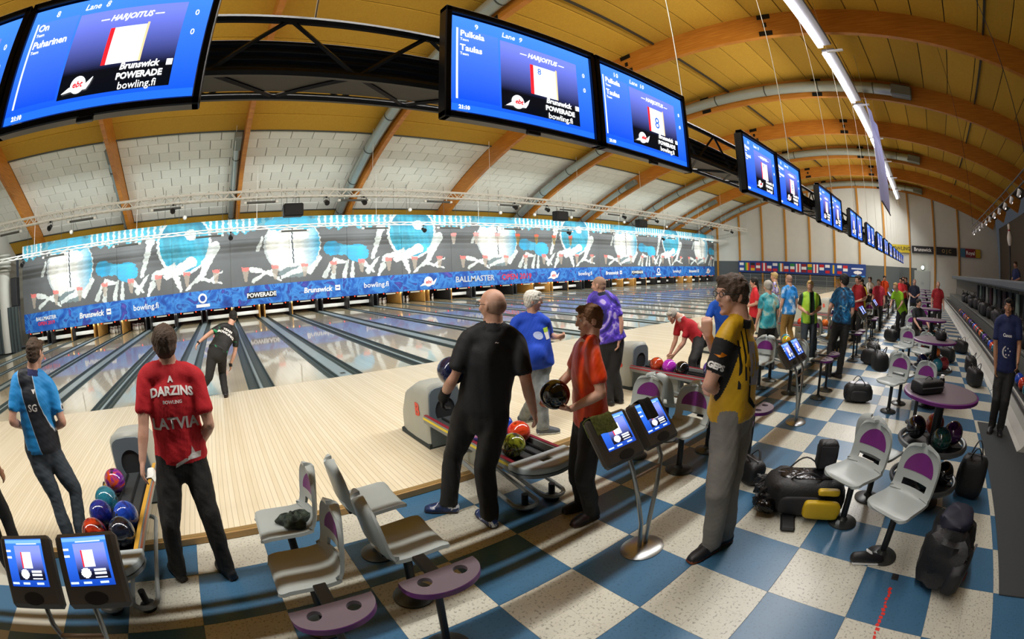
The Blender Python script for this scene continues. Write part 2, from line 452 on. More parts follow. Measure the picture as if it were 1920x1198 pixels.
capw = MB().box((0, 0, -.02), (.272, LEN, .06), bev=.012); cap_w = capw.mesh('division_cap', M_CAP)
cap_n = MB().box((0, 0, -.02), (.066, LEN, .05), bev=.012).mesh('division_cap', M_CAP)
cap_end = MB().prism([(-.05, -.06), (.05, -.06), (.05, .06), (-.05, .06)], 0, .004).mesh('cap_vent', mat('cap_vent', '#3a4547', .5))
for k in range(-4, 14):
    c = pairx(k)
    for s in (-1, 1):
        obj('lane', lane_me, deck, (c+s*.916, YM, ZA))
        obj('gutter', gut_me, deck, (c+s*.2545, YM, ZA))
        obj('gutter', gut_me, deck, (c+s*1.5775, YM, ZA))
    obj('division_cap', cap_w, deck, (c, YM, ZA))
    obj('cap_vent', cap_end, deck, (c, FOUL+.25, ZA+.0105))
    obj('division_cap', cap_n, deck, (c+PITCH/2, YM, ZA))
# ---- roof: laminated arches, yellow wood-wool planks, white acoustic blocks
AYC, AZC, ARI, ARO = 4.77, -30.44, 40.84, 41.8
AX0, AD = -.69, 6.92
def rpos(th, R): return AYC+R*math.sin(th), AZC+R*math.cos(th)
D2R = math.pi/180
TH0, TH1 = -24.5, 31.5
rs = MB(); ang = [TH0+(TH1-TH0)*i/60 for i in range(61)]
rs.loft([[(x,)+rpos(a*D2R, r) for x, r in ((X0-.5, ARO+.1), (X1+.5, ARO+.1), (X1+.5, ARO+.4), (X0-.5, ARO+.4))] for a in ang])
ceil = tag(rs.build('ceiling', mat('roof_deck', '#4a4438', .8)), kind='structure')
M_WOOL = mat('yellow_wood_wool', '#c79a2e', .9, bump=.6, bscale=45, var=.16, vscale=14, objvar=.10)
M_BLOCK = mat('white_acoustic_block', '#e9eae0', .85, bump=.15, bscale=90, var=.03, objvar=.05)
M_GLU = ramp_mat('laminated_pine', [(.2, '#a9671f'), (.55, '#c07a28'), (.8, '#cf8f3a')], 'noise', 1.2, .45, mapping=((0, 0, 0), (1, 1, 14)))
STEP = 1.75; nrow = int(round((18.8+24.0)/STEP))
pl_w = ARO*STEP*D2R
plank = MB().box((0, 0, 0), (AD-.03, pl_w-.035, .06), bev=.014).mesh('roof_plank', M_WOOL)
for k in range(-3, 7):
    xc = AX0+AD*(k+.5)
    if k == -3: xc += .0
    for r in range(nrow):
        th = (18.8-STEP*(r+.5))*D2R; y, z = rpos(th, ARO+.02)
        obj('roof_plank', plank, ceil, (xc, y, z), (-th, 0, 0))
    th = (28.75+.9)*D2R; y, z = rpos(th, ARO+.02)
    obj('roof_plank', plank, ceil, (xc, y, z), (-th, 0, 0))
BR, BS = 10, .995; bw = (AD-.24)/6; bh = ARO*BS*D2R
blk = MB().box((0, 0, 0), (bw-.03, bh-.03, .06), bev=.01); blk_f = blk.mesh('acoustic_block', M_BLOCK)
blk_h = MB().box((0, 0, 0), (bw/2-.03, bh-.03, .06), bev=.01).mesh('acoustic_block', M_BLOCK)
far = MB()
for k in range(-3, 7):
    xa = AX0+AD*k+.12
    for r in range(BR):
        th = (18.8+BS*(r+.5))*D2R; y, z = rpos(th, ARO+.02)
        xs = [(bw*(i+.5), 0) for i in range(6)] if r % 2 == 0 else [(bw/4, 1)]+[(bw*(i+1), 0) for i in range(5)]+[(bw*5.75, 1)]
        for x, hf in xs:
            if -2 <= k <= 1: obj('acoustic_block', blk_h if hf else blk_f, ceil, (xa+x, y, z), (-th, 0, 0))
            else: far.box((xa+x, y, z), ((bw/2 if hf else bw)-.03, bh-.03, .06), Matrix.Rotation(-th, 3, 'X'))
tag(far.build('acoustic_blocks', M_BLOCK, ceil), kind='stuff')
# dark eave strips along the block field
for a in (18.8, 28.75):
    y, z = rpos(a*D2R, ARO-.03)
    MB().box((0, 0, 0), (X1-X0, .07, .05)).build('field_strip', mat('grey_strip', '#4c4f4a', .6), ceil, loc=((X0+X1)/2, y, z), rot=(-a*D2R, 0, 0))
arch = MB(); hw = .11
arch.loft([[(x,)+rpos(a*D2R, r) for x, r in ((-hw, ARI), (hw, ARI), (hw, ARO), (-hw, ARO))] for a in ang])
arch_me = arch.mesh('arch_beam', M_GLU)
br = MB()
for a in (-4.6, 4.6):
    y, z = rpos(a*D2R, ARI+.48); R = Matrix.Rotation(-a*D2R, 3, 'X')
    for s in (-1, 1):
        for e in (-.36, 0, .36): br.box(Vector((s*.125, y, z))+R @ Vector((0, 0, e)), (.03, .55 if e else .16, .2), R, bev=.01)
br_me = br.mesh('splice_bracket', mat('black_steel', '#15130f', .5, metal=.4))
for k in range(-2, 8):
    a = obj('arch_beam', arch_me, ceil, (AX0+AD*k, 0, 0))
    obj('splice_bracket', br_me, a)
# purlin pieces between arches (dark tubes seen against the planks)
pur = MB().box((0, 0, 0), (AD-.3, .07, .09)).mesh('purlin', mat('dark_purlin', '#2c2a24', .5))
for k in range(-2, 7):
    for a in (2.4, -16.5):
        y, z = rpos(a*D2R, ARO-.05); obj('purlin', pur, ceil, (AX0+AD*(k+.5), y, z), (-a*D2R, 0, 0))
# ---- walls
M_WHITEW = mat('white_sheet_wall', '#d3d5cf', .7, var=.05, vscale=1.5)
def end_wall(nm, x, th):
    poly = [(-13, -.1), (26.6, -.1)]+[(rpos(a*D2R, ARO+.05)) for a in np.linspace(30.6, -24.5, 40)]
    return tag(MB().prism(poly, x, x+th, 'x').build(nm, M_WHITEW), kind='structure')
wr = end_wall('wall_right', X1, .25)
wl = end_wall('wall_left', X0-.25, .25)
post = MB()
M_POST = mat('pine_post', '#b8812c', .5, var=.12, vscale=3)
for i in range(-4, 8):
    y = 19.3-3.0*(7-i) if False else 19.3-3.0*i
    zt = AZC+math.sqrt(ARO**2-(y-AYC)**2)
    MB().box((X1-.1, y, zt/2), (.18, .2, zt), bev=.01).build('wall_post', M_POST, wr)
for i in range(8, 10):
    y = 19.3-3.0*i; zt = AZC+math.sqrt(ARO**2-(y-AYC)**2)
    MB().box((X1-.1, y, zt/2), (.18, .2, zt), bev=.01).build('wall_post', M_POST, wr)
MB().box((X1-.03, 12, 1.25), (.05, 29, 2.5)).build('wall_cladding', ramp_mat('grey_curtain', [(.3, '#4a5256'), (.7, '#666e70')], 'wave', 6, .8, mapping=((0, 0, math.pi/2), (1, 1, 1))), wr)
tag(MB().box(((X0+X1)/2, 26.7, 3.2), (X1-X0, .2, 6.6)).build('wall_back', mat('back_wall', '#c6c4b6', .8)), kind='structure')
tag(MB().box(((X0+X1)/2, -13.1, 3.4), (X1-X0, .2, 7.0)).build('wall_front', mat('front_wall', '#5e564a', .8)), kind='structure')
# door in the end wall
d1 = MB().box((X1-.06, -3.15, 1.15), (.06, 1.9, 2.3), bev=.01).build('door_1', mat('pale_door', '#aeb4b2', .5)); tag(d1, kind='structure')
for s in (-1, 1): MB().box((X1-.1, -3.15+s*.08, 1.05), (.03, .03, .25), bev=.008).build('door_handle', mat('steel', '#b8bcbe', .25, metal=1), d1)
# side piece left of the picture wall: grey curtain and pipe column
def pleat(x0, x1, y, z0, z1, n, amp):
    rr = []
    xs = np.linspace(x0, x1, n*6+1)
    a = [(x, y-amp*math.sin((x-x0)*n*2*math.pi/(x1-x0))-.02) for x in xs]; b_ = [(x, yy+.04) for x, yy in reversed(a)]
    return MB().prism(a+b_, z0, z1)
cu = pleat(X0, -15.05, 21.6, 0, 2.35, 9, .05).build('side_curtain', mat('slate_curtain', '#3b4647', .85), None, smooth=True)
tag(cu, 'slate grey pleated curtain closing the lanes at the end of the picture wall', 'curtain')
# ================================================================== picture wall, banner, pin decks
YMASK, ZB0, ZB1, ZM1 = 22.5, .81, 1.83, 5.48
M_PRINT = vcol_mat('printed_sheet', .55)
def motif(X, Z, extra):
    """X 0..13.84 along one picture, Z 0..3.65 up"""
    X0_ = X; Xw = X+.07*wobble(X, Z, 21, 5.0)+.014*wobble(X, Z, 22, 14.0); Zw = Z+.06*wobble(X, Z, 23, 5.0)+.014*wobble(X, Z, 24, 14.0)
    X, Z = Xw, Zw
    p = Paint(X, Z, '#5d6163')
    wv = wobble(X, Z, 3, 1.6)
    p.put(np.clip(.5+.5*wv, 0, 1), '#74787a', .45)
    # rim of cyan squares along the top and drips below it
    p.put(Z > 3.22, '#6fb4c6', .85); p.put((Z > 3.34) & ((X % .42) < .22), '#2b93b4'); p.put((Z > 3.34) & ((X % 1.26) < .16), '#a8d0d8')
    drip = 3.2-.28*np.abs(np.sin(X*5.1))*(.4+.6*np.abs(np.sin(X*1.7+.5)))
    zone = (X < 1.6) | (X > 5.0)
    p.put((Z > drip-.12) & zone, '#52c6e6'); p.put((Z > drip-.05) & zone & ((X*2.7 % 1) < .4), '#e9fafd')
    # white egg head with blue shade
    p.put(p.ell(3.67, 2.05, 1.72, 1.55), '#c8d2d4'); p.put(p.ell(3.72, 2.05, 1.62, 1.5), '#f0f2ec')
    t = np.clip((X-4.1)/1.1, 0, 1); p.put(p.ell(3.72, 2.05, 1.6, 1.48)*t, '#3fb4de', .95)
    p.put(p.ell(3.6, 3.25, 1.5, .5) & (Z > 2.95), '#45b8de'); p.put(p.ell(3.6, 2.6, 1.1, .35), '#f0f2ec')
    p.put(p.rect(3.64, 1.0, 3.72, 3.0), '#3a4a55')
    p.put(p.ell(3.7, .55, .9, .3), '#7f9296'); p.put(p.cap(3.0, .35, 4.4, .75, .1, .18), '#e8f2f2')
    # white splayed hands and limbs
    for x0, z0, x1, z1, r in ((1.2, .9, 2.3, .55, .14), (1.3, .25, 2.4, .75, .12), (2.2, .7, 2.9, .2, .1), (1.6, 1.9, 1.9, 2.5, .12), (4.6, .6, 5.3, 1.25, .2)):
        p.put(p.cap(x0, z0, x1, z1, r, r*.55), '#e2ebe9')
    # blue bone
    p.put(p.cap(5.9, 1.85, 7.5, 1.5, .3), '#45b9e2'); p.put(p.ell(6.05, 1.75, .5, .42), '#2ba7d8'); p.put(p.ell(7.6, 1.42, .68, .52), '#38b2df')
    for i, (x0, z0, x1, z1) in enumerate(((5.5, .2, 6.0, 1.0), (6.0, .15, 6.2, .9), (6.7, .2, 7.0, 1.0), (7.2, .1, 7.3, .9), (6.2, 1.05, 7.0, .95), (8.0, .8, 8.6, .3), (8.2, .35, 8.9, 1.1))):
        p.put(p.cap(x0, z0, x1, z1, .16, .06), '#dfe9e7')
    p.put(p.cap(8.55, 1.2, 9.05, 2.7, .13, .2), '#dfe9e7'); p.put(p.ell(9.1, 2.85, .3, .22), '#d4e6e8')
    # teal globe and white bone across it
    p.put(p.ell(11.1, 2.55, 1.62, 1.62), '#e6f3f4'); p.put(p.ell(11.12, 2.58, 1.47, 1.5), '#178fb4')
    wg = wobble(X, Z, 9, 3.2); p.put(p.ell(11.12, 2.58, 1.47, 1.5)*np.clip(.4+.8*wg, 0, 1), '#4cc4e2', .8)
    p.put(p.ell(11.5, 3.0, .35, .3), '#e6fbff', .9)
    p.put(p.cap(10.0, .95, 11.6, 1.55, .16, .3), '#f6faf8'); p.put(p.cap(9.3, 1.0, 10.5, 1.5, .2, .12), '#dfeceb')
    for x0, z0, x1, z1, r in ((12.9, 2.2, 12.1, .7, .34), (12.1, .8, 11.2, .1, .14), (12.0, .7, 13.3, .25, .12), (10.6, .9, 10.9, .1, .2), (9.2, .6, 8.9, .1, .2), (12.6, .5, 13.4, .9, .08)):
        p.put(p.cap(x0, z0, x1, z1, r, r*.4), '#e2ebe9')
    p.put(np.clip(.5+.9*wobble(X, Z, 31, 7.0), 0, 1), '#5d6163', .28)
    X = X0_; p.X = X
    # fold lines of the sheets
    p.put(np.abs((X+.02) % 3.46) < .035, '#2f3638', .7)
    # red-topped cones, one to each lane
    def cone(cx, z0, red, body, a):
        w = .07+.16*np.clip((Z-z0)/.75, 0, 1)
        p.put((np.abs(X-cx) < w) & (Z > z0) & (Z < z0+.62), body, a); p.put((np.abs(X-cx) < w) & (Z >= z0+.55) & (Z < z0+.75), red, .9)
    for i in range(8): cone(.865+1.73*i, .28, '#ea7d78', '#b3a79a', .75)
    if extra:
        for i in range(7): cone(.2+1.73*i, 1.75, '#e8542b' if 3 <= i <= 6 else '#ef9a98', '#9a8440' if 3 <= i <= 6 else '#c4bcb2', .85)
    return p.C
for k in range(-4, 14):
    q = (k+4) % 4; ex = (k+4)//4 == 2
    nm = f'motif{q}{ex}'
    if nm not in MATS:
        def fn(U, V, q=q, ex=ex): return motif(U+PITCH*(q+.5), V, ex)
        o = canvas('picture_panel', PITCH-.012, ZM1-ZB1, 90, 94, fn, M_PRINT); MATS[nm] = o.data
        bpy.data.objects.remove(o)
    t = thing('picture_panel', ['grey printed wall panel with spiky white hands and icy corner', 'printed wall panel with white egg head half',
              'printed wall panel with blue bone and tall white neck', 'printed wall panel with teal globe and white limbs'][q]+(' and extra torches' if ex else ''),
              'wall panel', (pairx(k), YMASK, ZB1), group='printed panels of the picture wall')
    obj('printed_sheet', MATS[nm], t)
    MB().box((0, .07, (ZM1-ZB1)/2), (PITCH-.03, .1, ZM1-ZB1-.02)).build('backing_board', mat('panel_back', '#3a3c3c', .7), t)
    for s in (-1, 1): MB().tube([(s*1.3, .07, ZM1-ZB1-.03), (s*1.3, .07, ZM1-ZB1+2.1)], .012, 5).build('hanger', mat('grey_strip', '#4c4f4a', .6), t)
# banner under it
M_COS = ramp_mat('cosmic_blue_print', [(.25, '#0a2f86'), (.45, '#1a5fbe'), (.55, '#3f8fe0'), (.62, '#1c3f9e'), (.72, '#6a55b8'), (.85, '#a9c4f2')], 'noise', 1.1, .5, detail=7, dist=1.6, objrand=True)
M_WPR = mat('white_print', '#f4f4f2', .6); M_RPR = mat('red_print', '#e0263a', .6); M_BPR = mat('black_print', '#101014', .6)
M_GPR = mat('grey_print', '#c9d2dc', .6)
def ebt_logo(parent, x, z, s, y, red, white, blue):
    b = MB(); R90 = Matrix.Rotation(math.pi/2, 3, 'X')
    b.lathe([(s*.5, 0), (s*.5, .004)], (x, y, z), 20, rot=R90)
    b.prism([(x-s*1.0, z-.42*s), (x-s*.55, z-.12*s), (x+s*.55, z-.02*s), (x+s*.95, z+.32*s), (x+s*.8, z-.06*s), (x+s*.62, z-.34*s), (x-s*.5, z-.36*s)], y-.008, y-.004, 'y')
    b.build('logo_shape', white, parent)
    obj('logo_lettering', text_mesh('ebt', s*.5, red, .002, bold=s*.008, shear=.2), parent, (x, y-.012, z-.04*s), RXZ)
for k in range(-4, 14):
    t = MB().box((0, 0, .51), (PITCH-.004, .05, 1.02)).build('sponsor_banner', M_COS, loc=(pairx(k), YMASK-.02, ZB0))
    y = -.032
    def T(s, size, m, z, x=0.0, **kw): obj('lettering', text_mesh(s, size, m, .002, **kw), t, (x, y, z), RXZ)
    if k == -4:
        T('BALLMASTER', .27, M_WPR, .66, bold=.006); T('OPEN 2019', .27, M_RPR, .4, bold=.006); lb = 'with white and red open title'
    elif k in (4, 5):
        if k == 4: T('BALLMASTER', .52, M_GPR, .5, bold=.01)
        else: T('OPEN 2019', .54, M_RPR, .5, bold=.01)
        lb = 'with big grey title word' if k == 4 else 'with big red title words'
    elif k in (-3, 1, 8, 12):
        T('Brunswick', .4, M_WPR, .5, x=-.15, bold=.012, shear=.15)
        MB().box((1.05, y, .53), (.3, .006, .3)).build('crown_badge', M_WPR, t)
        MB().box((1.05, y-.004, .53), (.2, .006, .06)).build('badge_bar', mat('blue_print', '#1d4fb0', .6), t)
        lb = 'with slanted white maker name'
    elif k in (-2, 2, 7, 11): T('bowling.fi', .42, M_WPR, .52, bold=.004); lb = 'with white web address'
    elif k in (0, 9):
        MB().box((0, y+.004, .5), (1.7, .006, .34)).build('name_plate', M_BPR, t)
        y = -.04; T('POWERADE', .32, M_WPR, .5, bold=.01); lb = 'with drink name on black plate'
    elif k in (3, 6, 13): ebt_logo(t, 0, .5, .62, y, M_RPR, M_WPR, None); lb = 'with white ribbon logo and red letters'
    else:
        R90 = Matrix.Rotation(math.pi/2, 3, 'X')
        MB().lathe([(.26, 0), (.26, .006)], (0, y+.003, .62), 18, rot=R90).build('crest_disc', M_WPR, t)
        MB().lathe([(.16, 0), (.16, .006)], (0, y-.004, .62), 18, rot=R90).build('crest_centre', mat('blue_print', '#1d4fb0', .6), t)
        MB().box((0, y, .24), (.8, .006, .16)).build('crest_line', M_WPR, t); lb = 'with round white crest'
    tag(t, 'blue cosmic sponsor banner strip under the picture wall '+lb, 'banner', 'sponsor banner strips over the pin decks')
# pins and pin decks
pin_prof = [(.026, 0), (.036, .02), (.05, .06), (.0605, .115), (.056, .16), (.041, .205), (.0255, .245), (.0228, .262), (.0255, .29), (.0318, .335), (.030, .358), (.018, .376), (.002, .381)]
pin_body = MB().lathe(pin_prof, n=14).mesh('pin_body', mat('pin_white', '#f3f1ea', .25), 'all')
pb = MB()
for z0, z1, r in ((.248, .256, .0262), (.268, .276, .0256)): pb.lathe([(r, z0), (r, z1)], n=14)
pin_band = pb.mesh('neck_stripe', mat('pin_red', '#c4202a', .3))
pin0 = None
M_KICK = mat('kickback_wood', '#b88a45', .5, var=.2, vscale=4); M_DARK = mat('pit_dark', '#0c0c0d', .9)
M_SWEEP = mat('sweep_white', '#e6ecec', .35); M_CUSH = ramp_mat('pit_cushion', [(.4, '#1a0d0c'), (.6, '#3a1512')], 'noise', 3, .9)
lamp_red = emis('red_indicator', '#ff3a20', 4.0); lamp_wh = mat('plate_white', '#e9e9dd', .5)
sweepme = MB().box((0, 0, 0), (1.5, .05, .2), bev=.015); sweepme.box((0, -.03, -.02), (1.3, .012, .04)); sweep_me = sweepme.mesh('sweep_board', M_SWEEP)
pinlanes = {(-3, 1), (-2, -1), (2, 1), (3, -1), (3, 1), (5, -1), (5, 1), (7, 1), (8, -1)}
cur = tag(MB().box((pairx(4.5), 25.55, .36), (PITCH*18, .08, .86)).build('pit_curtain', M_CUSH), 'dark red padded pit curtain behind the pins', 'curtain')
for k in range(-4, 14):
    for s in (-1, 1):
        c = pairx(k)+s*.916; has = (k, s) in pinlanes
        t = thing('pinsetter_front', ('open pin deck with ten white pins standing' if has else 'pin deck closed by its white sweep board')+' below the blue banner', 'pinsetter', (c, 23.2, ZA), group='pin decks along the lane ends')
        for e in (-1, 1): MB().box((e*.765, .7, .36), (.07, 2.3, .72), bev=.008).build('kickback', mat('kickback_black', '#1a1a1c', .6) if (k*2+s+e) % 3 else M_KICK, t)
        MB().box((0, -.66, .68), (.62, .02, .07)).build('lane_plate', lamp_wh, t)
        for e in (-.45, .45):
            MB().lathe([(.035, 0), (.03, .02), (.001, .028)], (e, -.655, .70), 10, rot=Matrix.Rotation(math.pi/2, 3, 'X')).build('indicator_lamp', lamp_red, t)
        if not has: obj('sweep_board', sweep_me, t, (0, .1+.1*(k % 3), .2+.05*((k*3+s) % 3)))
        if has:
            for r in range(4):
                for i in range(r+1):
                    loc = (c+(i-r/2)*.3048, FOUL+18.29+r*.264, ZA)
                    if pin0 is None:
                        pin0 = thing('bowling_pin', 'white bowling pin with two red neck stripes on a far pin deck', 'pin', loc, group='pins racked on the pin decks')
                        obj('pin_body', pin_body, pin0); obj('neck_stripe', pin_band, pin0)
                    else: copy_tree(pin0, loc)
# ================================================================== white lighting truss, its lamps and speakers
M_ALU = mat('white_truss', '#e8e9e2', .4)
def truss(nm, label, x0, x1, y, z, w, m, step, r, parent=None):
    t = thing(nm, label, 'truss', (x0, y, z))
    n = int((x1-x0)/step)
    ch = [(-w/2, 0), (w/2, 0), (-w/2, w), (w/2, w)]
    for a, b in ch: MB().tube([(0, a, b), (x1-x0, a, b)], r, 6).build('chord', m, t)
    for nm2, p, q in (('front_lacing', ch[0], ch[2]), ('back_lacing', ch[1], ch[3]), ('bottom_lacing', ch[0], ch[1])):
        bb = MB()
        for i in range(n):
            a, b = (p, q) if i % 2 == 0 else (q, p)
            bb.tube([(i*step, a[0], a[1]), ((i+1)*step, b[0], b[1])], r*.55, 4)
        bb.build(nm2, m, t)
    return t
wt_ = truss('lighting_truss', 'long white lattice truss hung in front of the picture wall', -17, 47, 18.0, 5.78, .32, M_ALU, .32, .034)
wt2 = truss('lamp_rail', 'slim white truss rail crossing the upper picture wall', -17, 47, 20.4, 4.62, .14, M_ALU, .6, .026)
for i in range(10):
    for xx, yy, z0, z1, nn in ((-15+6.9*i, 17.84, 6.1, 9.25, 'lighting truss'), (-13+6.6*i, 20.33, 4.76, 8.3, 'slim lamp rail')):
        tag(MB().tube([(0, 0, 0), (0, 0, z1-z0)], .009, 5).build('suspension_wire', M_ALU, loc=(xx, yy, z0)), 'thin wire holding the white '+nn+' from the roof', 'wire', 'wires of the white trusses')
M_BLK = mat('black_metal', '#0f1012', .45); M_LENS = mat('lens_glass', '#dfe6ea', .1)
sl = thing('strip_lamp', 'dark strip lamp with white end caps under the lighting truss', 'lamp', (0, 0, 0), group='strip lamps on the lighting trusses')
MB().box((0, 0, 0), (1.4, .14, .09), bev=.02).build('lamp_housing', mat('lamp_back', '#4a4c46', .5), sl)
for s in (-1, 1): MB().box((s*.76, 0, .0), (.14, .15, .11), bev=.02).build('end_cap', mat('cap_white', '#e8e8e0', .4), sl)
for s in (-1, 1): MB().box((s*.5, 0, .11), (.03, .03, .16)).build('lamp_bracket', M_ALU, sl)
first = True
for i in range(13):
    for y, z in ((18.0, 5.58), (20.4, 4.45)):
        p = (-13.6+4.6*i+(0 if y < 19 else 2.0), y, z)
        if p[0] > 46: continue
        if first: sl.location = p; first = False
        else: copy_tree(sl, p)
sp = thing('spot_lamp', 'black stage spotlight clamped to the white truss', 'lamp', (0, 0, 0), group='spotlights on the lighting trusses')
MB().lathe([(.05, -.16), (.1, -.12), (.11, .1), (.13, .16), (.12, .17), (.001, .16)], (0, 0, -.22), 14, rot=Matrix.Rotation(math.radians(115), 3, 'X')).build('lamp_head', M_BLK, sp, smooth=True)
MB().tube([(-.14, 0, -.22), (-.14, 0, -.02), (.14, 0, -.02), (.14, 0, -.22)], .014, 6).build('yoke', M_BLK, sp)
MB().box((0, 0, .02), (.08, .1, .1), bev=.01).build('clamp', M_BLK, sp)
first = True
for i, x in enumerate((-13.9, -10.9, -4.1, -1.2, 3.4, 5.3, 9.7, 14.4, 16.9, 21.0, 24.4, 28.6, 33.0, 38.2, 43.0)):
    p = (x, 18.0 if i % 3 else 20.4, 5.72 if i % 3 else 4.56)
    if first: sp.location = p; first = False
    else: copy_tree(sp, p)
for x, lb in ((1.75, 'square black loudspeaker hung below the lighting truss'), (18.0, 'rounded black loudspeaker hung from the truss over the title banner'), (26.5, 'small black loudspeaker at the far part of the truss')):
    t = thing('loudspeaker', lb, 'speaker', (x, 18.0, 5.15))
    MB().box((0, 0, 0), (.95, .55, .6), bev=.05).build('cabinet', mat('speaker_black', '#17181a', .6), t)
    MB().box((0, -.29, 0), (.85, .03, .5), bev=.01).build('grille', mat('speaker_grille', '#232527', .8, bump=.5, bscale=200), t)
    for s in (-1, 1): MB().tube([(s*.3, 0, .28), (s*.3, 0, .64)], .012, 5).build('hanger', M_BLK, t)
gl = thing('globe_lamp', 'small white globe lamp hanging by the roof arches', 'lamp', (0, 0, 0), group='white globe lamps above the picture wall')
MB().sphere((0, 0, 0), .13, 12, 8).build('globe', mat('globe_white', '#f2f2ea', .3), gl, smooth=True)
MB().tube([(0, 0, .12), (0, 0, .9)], .008, 5).build('cord', M_BLK, gl)
first = True
for x in (-11.4, -3.9, 2.7, 10.0, 16.9, 20.0, 23.8, 30.5, 37.5):
    p = (x, 22.9, 5.85)
    if first: gl.location = p; first = False
    else: copy_tree(gl, p)
# ================================================================== ventilation ducts along the arches
M_DUCT = mat('galvanised_duct', '#a9b3b0', .38, metal=.55, var=.08, vscale=3)
def duct(k, a0, a1, r, label):
    t = thing('air_duct', label, 'duct', (AX0+AD*k-.11-r-.06, 0, 0), group='round ducts beside the roof arches')
    n = 40; rr = ARI+.42; b = MB(); rings = []
    for i in range(n+1):
        a = (a0+(a1-a0)*i/n)*D2R
        y, z = rpos(a, rr); rad = Vector((0, math.sin(a), math.cos(a)))
        rings.append([Vector((0, y, z))+Vector((1, 0, 0))*math.cos(2*math.pi*j/14)*r+rad*math.sin(2*math.pi*j/14)*r for j in range(14)])
    b.loft(rings).build('pipe', M_DUCT, t, smooth=True)
    m = int(abs(a1-a0)/4.2)
    for i in range(m+1):
        a = (a0+(a1-a0)*(i+.5)/(m+1))*D2R; y, z = rpos(a, rr); R = Matrix.Rotation(-a-math.pi/2, 3, 'X')
        MB().lathe([(r+.016, -.03), (r+.016, .03)], (0, y, z), 14, rot=R).build('seam_band', mat('duct_band', '#4f5654', .4, metal=.6), t)
    y, z = rpos(a0*D2R, rr); R = Matrix.Rotation(-a0*D2R, 3, 'X')
    MB().box((0, y, z), (r*2.1, 1.1, r*2.0), R, bev=.06).build('grille_box', mat('duct_box', '#7d837d', .5, metal=.3), t)
for k, a0, r in ((-1, 19.5, .12), (0, 19.0, .2), (1, -11, .27), (3, -11, .27), (5, -11, .27), (7, -11, .27), (4, 20, .2), (6, 20, .2)):
    duct(k, a0, 30.0, r, 'short grey duct pipe ending at the white block field' if a0 > 0 else 'long silver round duct following the arch up to its grille box')
# ================================================================== fluorescent lamp line on wires
fl = thing('fluorescent_lamp', 'bright white fluorescent tube lamp hung on wires in one long line', 'lamp', (0, 0, 0), group='hanging line of fluorescent lamps')
MB().box((0, -.12, .1), (5.2, .5, .1), bev=.03).build('lamp_housing', mat('lamp_grey', '#8f8d92', .4), fl)
MB().box((0, .04, 0), (5.1, .2, .07), bev=.02).build('tube', emis('tube_glow', '#f4f6ff', 14), fl)
MB().box((-2.7, -.38, -.02), (.1, .62, .07), bev=.01).build('cross_arm', mat('arm_white', '#dcdce0', .4), fl)
for s in (-1, 1): MB().tube([(s*1.6, 0, .1), (s*1.6, 0, 1.99)], .006, 4).build('wire', mat('steel_wire', '#cfcabb', .4, metal=.5), fl)
first = True
for i in range(8):
    p = (4.0+5.6*i, LAMPY, LAMPZ)
    if first: fl.location = p; first = False
    else: copy_tree(fl, p)
hb = thing('hanging_sheet', 'pale lilac cloth sheet hanging lengthwise below the lamp line', 'sheet', (19.4, -1.3, 8.9))
rr = []
for z in np.linspace(-4.2, 0, 11):
    rr.append([(x, .05*math.sin(x*3+z)+.02*z, z) for x in np.linspace(-2.4, 2.4, 21)]+[(x, .05*math.sin(x*3+z)+.02*z+.01, z) for x in np.linspace(2.4, -2.4, 21)])
mL = mat('lilac_cloth', '#d6d8f2', .7); mL.node_tree.nodes['Principled BSDF'].inputs['Transmission Weight'].default_value = 0.0
_nt = mL.node_tree; _tr = _nt.nodes.new('ShaderNodeBsdfTranslucent'); _tr.inputs[0].default_value = rgba('#d6d8f2'); _mx = _nt.nodes.new('ShaderNodeMixShader'); _mx.inputs[0].default_value = .6
_nt.links.new(_nt.nodes['Principled BSDF'].outputs[0], _mx.inputs[1]); _nt.links.new(_tr.outputs[0], _mx.inputs[2]); _nt.links.new(_mx.outputs[0], _nt.nodes['Material Output'].inputs[0])
MB().loft(rr).build('cloth', mL, hb, smooth=True)
MB().box((0, -.09, -4.23), (4.8, .05, .06), bev=.01).build('hem_bar', mat('dark_bar', '#3a4048', .5), hb)
for s in (-1, 1): MB().tube([(s*2.3, 0, 0), (s*2.3, 0, 2.02)], .008, 4).build('wire', mat('steel_wire', '#cfcabb', .4, metal=.5), hb)
# single long suspension wires by the lamp line
# ================================================================== monitors on the black truss
truss('monitor_truss', 'black lattice truss carrying the row of lane monitors', -9.5, 46, -.62, 3.08, .34, M_BLK, .42, .026)
mt_ = [o for o in bpy.data.objects if o.name == 'monitor_truss'][0]
for i in range(16): tag(MB().tube([(0, 0, 0), (0, 0, 7.575)], .007, 5).build('suspension_wire', mat('steel_wire', '#cfcabb', .4, metal=.5), loc=(-8.3+3.46*i, -.79, 3.42)), 'thin steel wire holding the monitor truss from the roof', 'wire', 'wires of the monitor truss')
for i in range(5): MB().box((27.7, 0, .02+.05*i), (55.4, .22, .028), bev=.006).build('tray_rib', mat('tray_black', '#1b1c1e', .5), mt_)
M_SCR = vcol_mat('screen_glow', .12, 1.5)
SCR_W = emis('screen_white', '#ffffff', 1.6); SCR_R = emis('screen_red', '#e3202c', 1.4); SCR_B = emis('screen_blue_text', '#2b63d9', 1.2)
